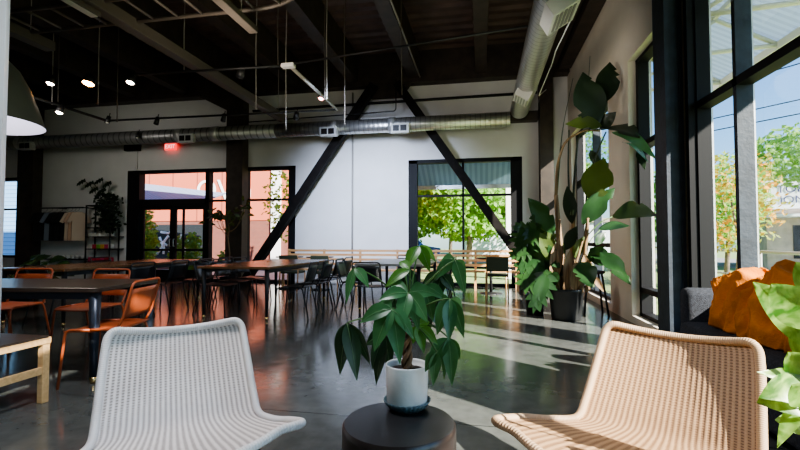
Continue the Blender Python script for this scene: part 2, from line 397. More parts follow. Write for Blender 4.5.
# ------------------------------------------------------------------ shell
FY = 10.8; XR = 2.0; CZ = 5.75
struct(MB().box((-15, -3.5, -.2), (2.3, FY + .25, 0)).build('floor', M['floor']))
b = MB()
segs = 2 * 92
ys = [-3.5 + (FY + 3.5) * i / segs for i in range(segs + 1)]
pr = []
for i, y in enumerate(ys): pr.append((y, CZ + (.045 if (i // 2) % 2 else 0)))
for (y0, z0), (y1, z1) in zip(pr, pr[1:]): b.poly([(-15, y0, z0), (2.3, y0, z0), (2.3, y1, z1), (-15, y1, z1)])
b.box((-15, -3.5, CZ + .06), (2.3, FY + .25, CZ + .2))
struct(b.build('ceiling', M['deck']))
# far wall
b = MB(); y0, y1 = FY, FY + .25
def wx(x0, x1, z0, z1): b.box((x0, y0, z0), (x1, y1, z1))
wx(-15, -14.6, 0, CZ); wx(-14.6, -13.55, 3.0, CZ); wx(-14.6, -13.55, 0, .6); wx(-13.55, -9.85, 0, CZ)
wx(-9.85, -4.8, 3.08, CZ); wx(-4.8, -1.8, 0, CZ); wx(-1.8, .95, 3.12, CZ); wx(.95, 2.3, 0, CZ)
struct(b.build('wall_far', M['wall']))
# right wall with its openings
b = MB()
def wy(a0, a1, z0, z1, xx=XR, xo=2.3): b.box((xx, a0, z0), (xo, a1, z1))
wy(10.45, FY, 0, CZ); wy(7.5, 10.45, 3.5, CZ); wy(7.5, 10.45, 0, .12); wy(6.5, 7.5, 0, CZ); wy(4.95, 6.5, 3.6, CZ); wy(4.95, 6.5, 0, .1); wy(4.6, 4.95, 0, CZ, XR, 2.125)
wy(2.85, 4.6, 4.6, CZ); wy(2.85, 4.6, 0, .3); wy(1.75, 2.85, 0, CZ); wy(-2.6, 1.75, 4.6, CZ); wy(-2.6, 1.75, 0, .3); wy(-3.5, -2.6, 0, CZ)
struct(b.build('wall_right', M['wall_warm']))
struct(MB().box((-15.2, -3.5, 0), (-15, FY + .25, CZ)).build('wall_left', M['wall']))
struct(MB().box((-15.2, -3.7, 0), (2.3, -3.5, CZ)).build('wall_back', M['wall']))
# pale post at the left edge
p = atz(-7, 428, 0)
struct(MB().prism([(p.x, p.y, 0), (p.x - .3, p.y - .02, 0), (p.x - .42, p.y + .26, 0), (p.x - .36, p.y + .3, 0)], (0, 0, CZ)).build('column_near', M['post']))
struct(MB().box((-13.30, 10.5, 0), (-12.75, 10.79, CZ)).build('column_left', M['beam']))
struct(MB().box((-6.62, 10.5, 0), (-6.15, 10.79, CZ)).build('column_middle', M['beam']))
struct(MB().box((1.33, 10.45, 0), (1.62, 10.79, CZ)).build('column_corner', M['beam']))
b = MB(); b.box((1.766, 4.65, 0), (1.80, 4.94, CZ)); b.box((1.89, 4.65, 0), (1.925, 4.94, CZ)); b.box((1.80, 4.66, 0), (1.89, 4.70, CZ))
struct(b.build('column_right', M['bluesteel']))
# girders and joists
for i, x in enumerate((-12.6, -11.0, -9.45, -7.9, -6.31, -4.72, -3.15, -1.62, 0.0, 1.55)):
    struct(MB().box((x - .13, -3.4, 5.08), (x + .13, 10.5, CZ)).build('beam_roof', M['beam']))
struct(MB().box((-15, 10.5, 4.98), (2.0, 10.79, CZ)).build('beam_far_girder', M['beam']))
struct(MB().box((-15, 10.55, 3.92), (1.3, 10.78, 4.14)).build('beam_wall_rail', M['beam']))
b = MB(); b.box((1.72, -3.4, 4.98), (1.99, 10.3, CZ))
struct(b.build('beam_right_girder', M['beam']))
b = MB(); b.prism([(-2.95, 10.55, 5.0), (-1.68, 10.55, 5.0), (-1.95, 10.55, 4.66), (-2.70, 10.55, 4.66)], (0, .12, 0))
struct(b.build('trim_gusset', M['beam']))
b = MB(); b.prism([(-7.5, 10.55, 5.0), (-6.5, 10.55, 5.0), (-6.5, 10.55, 4.5)], (0, .12, 0)); struct(b.build('trim_gusset', M['beam']))
def brace(name, a, c, w=.2):
    a, c = Vector(a), Vector(c); d = (c - a).normalized(); s_ = d.cross(Vector((0, 1, 0))) * w / 2
    return MB().prism([a - s_, a + s_, c + s_, c - s_], (0, .2, 0)).build(name, M['steel'])
struct(brace('beam_brace', (-6.05, 10.35, -.0), (-2.60, 10.35, 4.95)))
struct(brace('beam_brace', (-2.02, 10.35, 4.95), (1.28, 10.35, .1)))

# ------------------------------------------------------------------ windows
def pane(a, c, t):
    b = MB()
    if a[1] == c[1]: b.poly([a, (c[0], a[1], a[2]), c, (a[0], a[1], c[2])])
    else: b.poly([a, (a[0], c[1], a[2]), c, (a[0], a[1], c[2])])
    return b.build('glass', M['glass'], t)
def window_far(n, xs, z0, z1, rails, label, fr=.09, mull=.05, sides=(.1, .1), ygl=FY + .10, skip=()):
    t = thing(f'window_{n}', label, 'window', (xs[0], ygl, z0), kind='structure'); ox, oy, oz = xs[0], ygl, z0
    W = xs[-1] - xs[0]; H = z1 - z0
    b = MB(); b.box((0, -.09, 0), (sides[0], .09, H)); b.box((W - sides[1], -.09, 0), (W, .09, H)); b.box((0, -.09, H - fr), (W, .09, H)); b.box((0, -.09, 0), (W, .09, fr * .8))
    for x in xs[1:-1]: b.box((x - ox - mull / 2, -.07, 0), (x - ox + mull / 2, .07, H))
    for z in rails: b.box((0, -.07, z - oz - mull / 2), (W, .07, z - oz + mull / 2))
    b.build('window_frame', M['frame'], t)
    pane((sides[0], 0, fr * .8), (W - sides[1], 0, H - fr), t)
    return t
window_far(1, [-14.6, -13.55], .6, 3.0, [2.05], 'narrow black-framed window at far left looking onto blue siding', sides=(.06, .08))
window_far(2, [-7.36, -6.2, -4.8], .0, 3.08, [2.2], 'tall black-framed window beside the glazed entrance doors', sides=(.05, .2))
window_far(3, [-1.8, -.45, .95], .0, 3.12, [2.22, .45], 'wide black-framed window of the far wall with trees outside', sides=(.22, .26))
# entrance doors
t = thing('window_4', 'transom window and black surround above the entrance doors', 'window', (-9.85, FY + .10, 0), kind='structure')
b = MB(); b.box((0, -.12, 0), (.38, .1, 3.08)); b.box((2.42, -.09, 0), (2.5, .09, 3.08)); b.box((.3, -.09, 3.0), (2.5, .09, 3.08)); b.box((.3, -.09, 2.08), (2.5, .09, 2.26))
b.build('window_frame', M['frame'], t); pane((.38, 0, 2.26), (2.42, 0, 3.0), t)
b = MB().box((-.06, -.13, 0), (-.0, .0, 3.06)).build('casing', M['white'], t)
for k in range(2):
    x0 = -9.47 + k * 1.02
    t = thing(f'door_{k+1}', ('left' if k == 0 else 'right') + '-hand glazed black entrance door onto the courtyard', 'door', (x0, FY + .1, 0), kind='structure')
    b = MB(); b.box((0, -.03, .0), (.09, .03, 2.08)); b.box((.92, -.03, 0), (1.01, .03, 2.08)); b.box((.09, -.03, 1.97), (.92, .03, 2.08)); b.box((.09, -.03, 0), (.92, .03, .3)); b.box((.09, -.03, .82), (.92, .03, .88))
    b.build('door_frame', M['frame'], t); pane((.09, 0, .3), (.92, 0, 1.97), t)
    hx = .96 if k == 0 else .05
    MB().tube(rounded([(hx, -.03, .95), (hx, -.08, .95), (hx, -.08, 1.15), (hx, -.03, 1.15)], .02), .01, 8).build('door_handle', M['galvbox'], t)
def window_side(n, ysn, z0, z1, rails, label, xin, xout, mw=.05, glx=None):
    Y0 = ysn[0]; t = thing(f'window_{n}', label, 'window', (xin, Y0, z0), kind='structure'); D = xout - xin; W = ysn[-1] - Y0; H = z1 - z0
    b = MB(); b.box((0, 0, 0), (D, mw, H)); b.box((0, W - (.05 if n == 5 else mw * 1.6), 0), (D, W, H)); b.box((0, 0, H - mw), (D, W, H)); b.box((0, 0, 0), (D, W, mw))
    for z in rails: b.box((0, 0, z - z0), (D, W, z - z0 + .07))
    if n == 5: b.box((-.07, W - .035, 0), (D, W + .02, H))
    b.build('window_frame', M['frame'], t)
    for y in ysn[1:-1]: MB().box((0, y - Y0, .001), (D - .001, y - Y0 + mw, H - .001)).build('mullion', M['bluesteel'], t)
    pane((D * .8, mw, mw), (D * .8, W - mw, H - mw), t)
    # pale outer stop on each mullion
    b = MB()
    for y in ysn[1:-1]: b.box((D, y - Y0 + .005, 0), (D + .012, y - Y0 + mw - .005, H))
    jw = .05 if n == 5 else mw * 1.6; b.box((D, W - jw, 0), (D + .015, W - jw + .04, H))
    b.build('window_trim', M['galvbox'], t); return t
window_side(5, [2.85, 3.9, 4.6], .3, 4.6, [2.36], 'large window beside the sofa with a tree and sign outside', 2.0, 2.12)
window_side(6, [4.95, 5.7, 6.5], .1, 3.6, [2.36, .42], 'tall side window between steel column and cream pillar', 2.1, 2.24)
window_side(7, [7.5, 8.9, 10.45], .12, 3.5, [2.36, 1.0], 'side window behind the tall potted plant', 2.1, 2.24)
window_side(8, [-2.6, -1.5, -.4, .7, 1.75], .3, 4.6, [2.36], 'long side window beside the camera end of the room', 2.0, 2.12)

# ------------------------------------------------------------------ ducts, pipes, lights overhead
t = DUCT_FAR = thing('round_duct', 'long spiral galvanised duct running along the far wall', 'duct', (-14.5, 9.9, 3.78))
def dcyl(r, x0, x1, m, name, par, seg=28):
    o = MB().lathe([(r, 0), (r, x1 - x0)], seg=seg, closed_top=True).build(name, m, par); o.location = (x0, 0, 0); o.rotation_euler = (0, R(90), 0); return o
M['galvD'] = stripes('dark_spiral_duct', (.30, .30, .29), (.14, .14, .14), 6, 'Z', .4, .8, .6, bump=.3)  # darker spiral sheet for the far duct's left length and near grilles
dcyl(.17, 0, 9.6, M['galvD'], 'duct_body', t); dcyl(.16, 9.6, 15.12, M['galv'], 'duct_body', t)
for x in (2.0, 6.9, 7.9, 11.0, 12.4): dcyl(.182, x, x + .16, M['galvbox'], 'collar', t)
t = DUCT_NEAR = thing('round_duct', 'wide bright spiral duct running towards the camera on the right', 'duct', (.83, -3.3, 4.0))
o = MB().lathe([(.2, 0), (.2, 13.25)], seg=32, closed_top=True).build('duct_body', M['galv'], t); o.rotation_euler = (R(-90), 0, 0)
for i, x in enumerate((-7.2, -3.5, -1.8, -12.0)):
    rg = MB().box((-.2, -.08, -.09), (.2, .05, .12)).build('air_register', M['vent'] if i == 2 else M['galvbox'], DUCT_FAR); rg.location = (x + 14.5, -.18, -.15)
    b = MB()
    for k in range(2): b.box((-.16 + k * .17, -.09, -.05), (-.02 + k * .17, -.078, .08))
    b.build('grille', M['black'] if i == 2 else M['steel'], rg)
for (y, s_) in ((5.3, 1.0), (8.35, .8)):
    sgn = 1 if s_ == 1 else -1
    rg = MB().box((-.17 * s_, -.25 * s_, -.14), (.17 * s_, .25 * s_, .04)).build('air_register', M['vent'], DUCT_NEAR)
    rg.location = (.05 * sgn, y + 3.3, -.17); rg.rotation_euler = (0, R(-30 * sgn), 0)
    b = MB()
    for k in range(5): b.box((-.13 * s_ + k * .055, -.2 * s_, -.15), (-.10 * s_ + k * .055, .2 * s_, -.139))
    b.build('grille', M['galvD'], rg)
# pipes
def pipe(lab, pts, r, m='black', name='conduit_pipe', cat='pipe', grp=None):
    pts = [Vector(q) for q in pts]; o0 = pts[0].copy()
    o = MB().tube([q - o0 for q in rounded(pts, .08)], r, 8).build(name, M[m]); o.location = o0; return tag(o, lab, cat, grp)
pipe('thin vertical conduit running down the white far wall', [(-3.24, 10.76, 4.9), (-3.24, 10.76, .02)], .022, 'cable')
pipe('black pipe crossing high on the far wall', [(-6.0, 10.74, 4.57), (1.3, 10.74, 4.62)], .035)
pipe('thin black conduit above the far duct', [(-5.9, 10.2, 4.12), (-2.0, 10.2, 4.2), (-2.0, 10.2, 4.98)], .015)
pipe('thin pipe crossing the ceiling near the light track', [(-2.7, 6.0, 3.72), (.62, 6.0, 3.98)], .016)
pipe('slim white conduit under the beam near the middle', [(-1.45, 1.0, 5.058), (-1.45, 10.4, 5.058)], .018, 'cable')
pipe('white cable looping beside the wide right duct', [(1.15, 4.6, 4.35), (1.22, 5.6, 4.1), (1.10, 6.8, 3.95), (1.2, 7.8, 4.15), (1.12, 9.0, 3.98), (1.35, 9.6, 4.3)], .010, 'white', 'loose_cable', 'cable')
# junction boxes
t = tag(MB().box((-.23, -.06, -.09), (.23, .06, .09), .005).build('junction_box', M['steel']), 'dark box mounted on the wall above the entrance surround', 'box'); t.location = (-9.66, 10.72, 3.72)
pipe('thin white conduit from wall box down to the entrance surround', [(-9.55, 10.76, 3.62), (-9.55, 10.76, 3.10)], .018, 'white')
# exit sign
t = thing('exit_sign', 'small red illuminated exit sign on the far wall', 'sign', (-8.45, 10.72, 3.7))
MB().box((-.17, -.03, -.09), (.17, .03, .09), .006).build('housing', M['exit'], t)
text('EXIT', .15, M['exitw'], t, (0, -.032, 0), (R(90), 0, 0), ext=.002)
# suspended linear luminaires
def linear(lab, a, c, w=.16, h=.10, m='deck', lit=None):
    a, c = Vector(a), Vector(c); d = c - a; L = d.length
    t = thing('linear_ceiling_light', lab, 'light', a, math.atan2(d.y, d.x) - math.pi / 2, 'linear fittings under the roof')
    MB().box((-w / 2, 0, -h / 2), (w / 2, L, h / 2), .01).build('housing', M[m], t)
    for yy in (.3, L - .3): MB().tube([(0, yy, h / 2), (0, yy, CZ - a.z)], .006, 6).build('suspension_rod', M['cable'], t)
    if lit: MB().box((-w * .32, .02, -h / 2 - .006), (w * .32, L - .02, -h / 2)).build('diffuser', M[lit], t)
M['shadein2'] = mat('pale_unlit_diffuser', (.75, .73, .68), .5); M['fit'] = mat('brown_grey_housing', (.10, .085, .07), .5)
linear('long brown suspended fitting ending before the middle column', (-4.58, 2.5, 4.0), (-4.62, 9.7, 4.0), .17, .16, 'fit')
linear('short pale-faced ceiling fitting above the cable tray left end', (-4.5, 1.6, 3.8), (-4.5, 4.4, 3.8), .14, .06, 'fit', 'shadein2')
linear('brown ceiling fitting crossing the cable tray curve', (-2.85, 1.8, 3.8), (-2.85, 5.1, 3.8), .12, .08, 'fit')
linear('brown ceiling fitting at the far left of the ceiling', (-6.3, 1.8, 4.0), (-6.3, 5.4, 4.0), .17, .14, 'fit')
# cable tray (ladder) with a curved end
t = thing('cable_tray', 'brown ladder cable tray with a curved end under the roof', 'cable tray', (-9.5, 4.75, 4.05))
def tr(y, rr):
    L = 6.75
    pts = [(0, y, 0), (L, y, 0)]; pts += [(L + rr * math.sin(a), (y - rr) + rr * math.cos(a), 0) for a in [R(k * 10) for k in range(1, 10)]]
    pts += [(L + rr, y - rr - 2.6, 0)]; return pts
b = MB(); b.tube(tr(.3, .95), .028, 6); b.tube(tr(-.22, .43), .028, 6); b.build('side_rail', M['fit'], t)
b = MB()
for k in range(19): MB().tube([(.2 + k * .36, -.22, 0), (.2 + k * .36, .3, 0)], .018, 6).build('rung', M['fit'], t)
for k in (20, 50, 80):
    a = R(k); MB().tube([(6.75 + .43 * math.sin(a), -.65 + .43 * math.cos(a), 0), (6.75 + .95 * math.sin(a), -.65 + .95 * math.cos(a), 0)], .018, 6).build('rung', M['fit'], t)
# light track: open rectangle
t = thing('light_track', 'thin black light track forming a rectangle below the roof', 'light track', (-8.0, 6.0, 3.7))
MB().tube([(5.2, 2.25, 0), (0, 2.1, 0)], .02, 6).build('rail', M['black'], t)
MB().tube([(.05, 2.1, 0), (.05, 0.3, 0)], .03, 6).build('rail', M['black'], t)
MB().tube([(5.2, 2.25, 0), (5.22, .05, 0)], .028, 6).build('rail', M['cable'], t)
MB().tube([(5.22, 0, 0), (2.7, -.1, 0)], .02, 6).build('rail', M['black'], t)
MB().box((5.1, -.04, -.03), (5.3, .06, .03), .01).build('corner_joint', M['white'], t)
# hanging rods
rods = [(52, 42, 105), (58, 57, 102), (98, 34, 105), (117, 70, 122), (184, 12, 73), (278, 18, 65), (286, 60, 130), (325, 5, 100), (327, 58, 100), (345, 75, 125), (256, 65, 110), (402, 58, 95)]
for i, (x, ya, yb) in enumerate(rods):
    zz = at(x, yb, 7.0).z; q = at(x, yb, 7.0)
    o = MB().tube([(0, 0, 0), (-.02, .01, (5.7 - zz) * .5), (.0, 0, 5.7 - zz)], .009, 6).build('hanging_rod', M['cable'] if i % 2 == 0 else M['fit']); o.location = q
    tag(o, 'thin pale or brown rod hanging from the dark roof deck', 'rod', 'rods and cables hanging from the roof')
# track spotlights
def spot(x, y, Y, lab, bulb, r=.045, col_=(1, .8, .65), W=0):
    q = at(x, y, Y); t = thing('track_spotlight', lab, 'spotlight', q, 0, 'spotlights on the tracks'); t.rotation_euler = (R(-18), 0, 0)
    MB().lathe([(.012, .17), (r * .8, .16), (r, .0), (r * .9, .0), (r * .8, .02)], seg=20).build('lamp_housing', M['black'], t)
    MB().tube([(0, 0, .16), (0, 0, .24)], .01, 6).build('stem', M['black'], t)
    MB().lathe([(.0001, -.012), (r * .55, -.006), (r * .82, .014), (r * .82, .03)], seg=16).build('bulb', M[bulb], t)
for args in ((50, 84, 6.4, 'white-lit spotlight nearest the big pendant shade', 'bulb', .07), (88, 84, 6.6, 'orange glowing spotlight at upper left', 'bulbo', .11), (130, 83, 6.2, 'white-lit spotlight at the end of the near track', 'bulb', .07), (59, 113, 7.0, 'white-lit spotlight on the left rail of the track', 'bulb', .07),
             (107, 123, 8.0, 'dim spotlight at the far left corner of the track', 'mug', .05), (240, 77, 6.0, 'unlit black spotlight beneath the near rail', 'black', .06), (321, 99, 7.8, 'pinkish red glowing spotlight on the right rail', 'bulbr', .06), (296, 119, 8.2, 'unlit black spotlight beneath the far rail at its right', 'black', .06), (223, 121, 8.2, 'unlit black spotlight beside the middle column', 'black', .05), (156, 124, 8.1, 'unlit black spotlight under the far rail at its left', 'black', .05), (137, 138, 9.6, 'tiny dim spotlight hanging beside the far duct', 'mug', .04)):
    spot(*args)
# big pendant
q = at(42, 123, 3.2); cx = q.x - .53
cx -= .24; q.z += .05
t = thing('pendant_lamp', 'large olive grey bell pendant shade with white inside at left edge', 'pendant lamp', (cx, 3.2, q.z))
MB().lathe([(.03, .70), (.10, .69), (.22, .64), (.33, .52), (.41, .36), (.475, .18), (.53, 0)], seg=56).build('lamp_shade', M['shade'], t)
MB().lathe([(.02, .67), (.21, .62), (.32, .50), (.40, .34), (.465, .17), (.524, .002), (.53, 0)], seg=56).build('shade_lining', M['shadein'], t)
MB().tube([(0, 0, .69), (0, 0, CZ - q.z - .7)], .012, 8).build('cord', M['black'], t)
MB().lathe([(.0001, .28), (.05, .3), (.06, .36), (.03, .44), (.03, .5)], seg=20).build('bulb', M['white'], t)

# ------------------------------------------------------------------ rattan lounge chairs
def rattan_chair(label, loc, face, mw, mr, ws=1.0, fl=1.0, sd=1.0):
    "face: heading the sitter looks to (radians); local +y = forward"
    t = thing('rattan_lounge_chair', label, 'chair', loc, face - math.pi / 2, 'pair of rattan lounge chairs')
    key = [(-.33, .735, .283), (-.28, .64, .293), (-.21, .53, .301), (-.14, .43, .308), (-.08, .362, .318), (-.01, .345, .365), (.09, .352, .42), (.20, .372, .44), (.31, .395, .44), (.41, .41, .43)]
    def cat(a, b_, c, d, u): return .5 * ((2 * b_) + (-a + c) * u + (2 * a - 5 * b_ + 4 * c - d) * u * u + (-a + 3 * b_ - 3 * c + d) * u ** 3)
    def P(v):
        x = v * (len(key) - 1); i = min(int(x), len(key) - 2); u = x - i
        k = [key[max(0, min(len(key) - 1, i + j))] for j in (-1, 0, 1, 2)]
        return [cat(k[0][j], k[1][j], k[2][j], k[3][j], u) for j in range(3)]
    NU, NV = 240, 110
    def S(u, v):
        f, z, w = P(v)
        if f > 0: f *= sd
        ru = 2 * u - 1; w = w * ws * (1 + (fl - 1) * max(0, min(1, (v - .45) / .2)))
        # rounded corners at the top and at the lip
        e = 1.0
        if v < .06: e = 1 - .10 * (1 - v / .06) ** 2.4
        if v > .92: e = 1 - .22 * ((v - .92) / .08) ** 2.2
        x = ru * w * e
        curve = .045 * (ru * ru) * (1 if v < .45 else max(0, 1 - (v - .45) / .25))
        dip = -.028 * (1 - ru * ru) * max(0, 1 - v / .35)            # the top edge sags in the middle
        dipf = -.02 * (1 - ru * ru) * (1 if v > .5 else 0) * min(1, (v - .5) / .2 if v > .5 else 0)
        bow = -.11 * ru * ru * max(0, min(1, (v - .6) / .4)) ** 1.3
        return Vector((x, f + curve + bow, z + dip + dipf))
    b = MB(); lay = b.bm.loops.layers.uv.verify(); g = []
    for j in range(NV + 1):
        row = []
        for i in range(NU + 1):
            u, v = i / NU, j / NV; p = S(u, v)
            dn = S(u, min(1, v + .01)) - S(u, max(0, v - .01)); nn = Vector((1, 0, 0)).cross(dn).normalized()
            row.append(b.bm.verts.new(p + nn * .0011 * math.sin(u * 30 * 2 * math.pi)))
        g.append(row)
    for j in range(NV):
        for i in range(NU):
            f = b.bm.faces.new((g[j][i], g[j][i + 1], g[j + 1][i + 1], g[j + 1][i])); f.smooth = True
            for l, (a, c) in zip(f.loops, ((i, j), (i + 1, j), (i + 1, j + 1), (i, j + 1))): l[lay].uv = (a / NU, c / NV * 1.55)
    b.build('woven_shell', mw, t)
    per = [S(i / 40, 0) for i in range(40)] + [S(1, j / 100) for j in range(100)] + [S(1 - i / 40, 1) for i in range(40)] + [S(0, 1 - j / 100) for j in range(100)]
    # smooth perimeter
    for _ in range(2): per = [(per[k - 1] + per[k] * 2 + per[(k + 1) % len(per)]) / 4 for k in range(len(per))]
    MB().tube(per, .0165, 12, closed=True, uv=True).build('rim', mr, t)
    per2 = [p + Vector((0, .004, .004)) for p in per]
    for sx in (-1, 1):
        MB().tube(rounded([(sx * .27, .30, .315), (sx * .31, .36, .0)], .01), .009, 8).build('leg', M['leg'], t)
        MB().tube(rounded([(sx * .25, -.02, .285), (sx * .29, -.26, .0)], .01), .009, 8).build('leg', M['leg'], t)
    b = MB(); b.tube([(-.27, .30, .30), (.27, .30, .30)], .009, 8); b.tube([(-.25, -.02, .285), (.25, -.02, .285)], .009, 8)
    for sx in (-1, 1): b.tube([(sx * .26, .30, .30), (sx * .25, -.02, .285)], .009, 8)
    b.build('under_frame', M['leg'], t)
    return t
rattan_chair('pale whitish rattan lounge chair left of the round side table', (-1.185, 1.60, 0), R(-49), M['rattanL'], M['rimL'], .96, .97)
rattan_chair('honey-coloured rattan lounge chair in sun right of the side table', (.638, 1.83, 0), R(-125), M['rattanR'], M['rimR'], .98, 1.14, 1.2)

# ------------------------------------------------------------------ side table, money tree
t = thing('side_table', 'round dark drum side table between the rattan chairs', 'side table', (-.309, 1.64, 0))
MB().lathe([(.19, 0), (.205, .004), (.212, .03), (.212, .425), (.210, .44), (.204, .447)], seg=72).build('drum', M['drum'], t)
MB().lathe([(.204, .447), (.1, .449), (.0001, .449)], seg=72).build('tabletop', M['drumtop'], t)
PZ = .449; PX, PY = -.302, 1.775
t = thing('potted_money_tree', 'money tree with drooping palmate leaves in a white pot', 'potted plant', (PX, PY, PZ))
MB().lathe([(.05, .0), (.070, .002), (.085, .02), (.095, .036), (.091, .036), (.084, .02), (.0001, .012)], seg=120, flute=.025, nf=30).build('saucer', M['saucer'], t)
MB().lathe([(.0001, .014), (.078, .014), (.082, .02), (.086, .172), (.0855, .176), (.082, .176), (.080, .168), (.078, .148), (.0001, .148)], seg=64).build('pot', M['pot'], t)
MB().lathe([(.079, .149), (.04, .157), (.0001, .159)], seg=32).build('soil', M['soil'], t)
b = MB()
for k in range(3):
    pts = [(.014 * math.cos(k * 2.1 + i * .7), .014 * math.sin(k * 2.1 + i * .7), .15 + i * .0165) for i in range(12)]
    b.tube(pts, .011, 8, r2=.007)
b.build('trunk', M['trunk'], t)
def loc(x, y, Y): return at(x, y, Y + .08) - Vector((PX, PY, PZ))
top = Vector((0, 0, .34))
clusters = [  # hub pixel, plane y, list of leaflet tips (x, y, plane offset), width, material
    ((419, 246), 1.74, [((406, 271), -.05, .046), ((430, 272), -.02, .042), ((436, 262), .06, .03)], 'moneyL'),
    ((355, 268), 1.68, [((346, 304), -.02, .036), ((369, 288), -.04, .034), ((352, 290), .06, .03)], 'money'),
    ((410, 270), 1.66, [((385, 288), -.02, .040), ((399, 262), .05, .03)], 'moneyL'),
    ((408, 293), 1.60, [((379, 300), -.03, .044), ((401, 328), -.07, .050), ((428, 323), -.06, .052), ((437, 295), .0, .044), ((419, 331), -.03, .04), ((388, 284), .06, .035)], 'money'),
    ((392, 309), 1.55, [((360, 323), 0, .052), ((374, 352), -.05, .062), ((400, 364), -.06, .056), ((414, 340), -.03, .04), ((378, 303), .04, .04)], 'money'),
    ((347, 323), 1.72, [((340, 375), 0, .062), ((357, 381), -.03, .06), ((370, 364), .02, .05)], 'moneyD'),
    ((455, 260), 1.72, [((434, 280), .0, .040), ((465, 295), -.03, .042), ((440, 262), .05, .035), ((466, 272), .03, .03)], 'money'),
    ((450, 299), 1.63, [((437, 335), -.03, .052), ((449, 342), -.05, .046), ((464, 338), -.01, .044), ((440, 305), .03, .035), ((463, 312), .04, .035)], 'money'),
    ((449, 338), 1.68, [((429, 369), -.02, .052), ((452, 386), -.03, .048), ((444, 380), .02, .035), ((460, 360), .02, .036)], 'money'),
    ((417, 326), 1.66, [((413, 344), 0, .035), ((424, 354), -.02, .035), ((438, 345), .0, .036), ((430, 322), .03, .03)], 'moneyL'),
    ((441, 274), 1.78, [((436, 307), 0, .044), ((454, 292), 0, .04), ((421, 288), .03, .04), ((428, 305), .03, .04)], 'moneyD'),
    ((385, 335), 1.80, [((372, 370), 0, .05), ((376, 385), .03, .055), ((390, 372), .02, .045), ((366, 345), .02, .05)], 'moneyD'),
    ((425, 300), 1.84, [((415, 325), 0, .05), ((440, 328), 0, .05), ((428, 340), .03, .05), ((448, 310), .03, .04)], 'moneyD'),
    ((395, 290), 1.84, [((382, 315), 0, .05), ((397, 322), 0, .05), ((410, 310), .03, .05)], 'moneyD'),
    ((424, 286), 1.70, [((412, 318), 0, .045), ((433, 322), 0, .045), ((446, 300), 0, .04), ((410, 290), 0, .03)], 'money'),
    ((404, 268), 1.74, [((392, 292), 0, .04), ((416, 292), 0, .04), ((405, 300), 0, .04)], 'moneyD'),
    ((437, 352), 1.60, [((425, 372), 0, .036), ((433, 386), 0, .036)], 'money'),
]
st = MB()
for (hx, hy), Yp, leaves, m in clusters:
    h = loc(hx, hy, Yp); b = MB(); vb = MB()
    base = Vector((0, 0, .34)) if hy > 285 else Vector((.01, 0, .40))
    mid = (base + h) / 2 + Vector((0, 0, .05))
    st.tube(arc(base, mid, h, 8), .0035, 6)
    for (tx, ty), dy, w in leaves:
        tp = loc(tx, ty, Yp + dy); w *= 1.28
        b.leaf(h, tp, w, Vector((random.uniform(-.5, .5), -1, .5)), .10, .22, 10)
        d = tp - h; vb.tube([h + d * u + Vector((0, 0, 1)) * (.10 * math.sin(math.pi * u) * d.length) + Vector((0, -.0022, .0012)) for u in (0, .25, .5, .75, .97)], 0.0009, 5, r2=.0004)
    lf = b.build('leaf_cluster', M[m], t); vb.build('midrib', M['vein'], lf)
st.tube([(0, 0, .33), (.005, 0, .37), (.01, 0, .41)], .006, 8)
st.build('stem', M['stem'], t)

# ------------------------------------------------------------------ chairs and tables
def sheet_chair(name, label, m, seatm=None, group=None, feet=None):
    "stacking chair: tube frame, sheet seat and back with a slot under the top rail; faces local +y"
    t = thing(name, label, 'chair', group=group)
    seatm = seatm or m
    w = .215
    b = MB(); n = 8; g = []
    for j in range(n + 1):
        v = j / n; y = .215 - v * .42; z = .45 - .012 * math.sin(v * math.pi) - (.02 * (1 - v) ** 4)
        g.append([(x * w, y, z - .006 * (1 - x * x)) for x in (-1, -.5, 0, .5, 1)])
    for A, B in zip(g, g[1:]):
        for k in range(4): b.poly([A[k], A[k + 1], B[k + 1], B[k]])
    bmesh.ops.remove_doubles(b.bm, verts=b.bm.verts, dist=1e-4)
    o = b.build('seat', seatm, t, True); md = o.modifiers.new('s', 'SOLIDIFY'); md.thickness = .012
    b = MB(); g = []
    for j in range(7):
        v = j / 6; z = .52 + v * .225; y = -.215 - v * .065
        g.append([(x * (w - .012), y - .02 * (1 - x * x), z) for x in (-1, -.5, 0, .5, 1)])
    for A, B in zip(g, g[1:]):
        for k in range(4): b.poly([A[k], A[k + 1], B[k + 1], B[k]])
    bmesh.ops.remove_doubles(b.bm, verts=b.bm.verts, dist=1e-4)
    o = b.build('backrest', seatm, t, True); md = o.modifiers.new('s', 'SOLIDIFY'); md.thickness = .008
    MB().tube(rounded([(-w, -.17, .44), (-w, -.215, .52), (-w, -.29, .80), (w, -.29, .80), (w, -.215, .52), (w, -.17, .44)], .05, 6), .0105, 8).build('back_frame', m, t)
    for s_ in (-1, 1):
        MB().tube(rounded([(s_ * (w + .0), .02, .44), (s_ * (w + .0), .20, .44), (s_ * (w + .02), .235, 0)], .05, 5), .0105, 8).build('leg', m, t)
        MB().tube(rounded([(s_ * w, .02, .44), (s_ * w, -.17, .44), (s_ * (w + .02), -.27, 0)], .05, 5), .0105, 8).build('leg', m, t)
    return t
def put(o, x, y, face, label=None, first=None, group=None):
    "face = heading in degrees (0 = +x)"
    o.location = (x, y, 0); o.rotation_euler = (0, 0, R(face - 90))
    if label: o['label'] = label
    if group: o['group'] = group
    return o
oc = sheet_chair('orange_metal_chair', '', M['orange'], group='orange chairs around the near table')
put(oc, -2.97, 3.10, 194, 'orange metal chair at the right end of the near dark table')
put(copy_tree(oc), -4.02, 3.95, 274, 'orange metal chair behind the near dark table, next to its corner leg')
put(copy_tree(oc), -4.92, 3.85, 276, 'orange metal chair behind the near dark table, cut off by the pale post')
bc = sheet_chair('black_metal_chair', '', M['blackchair'], group='black chairs around the long tables')
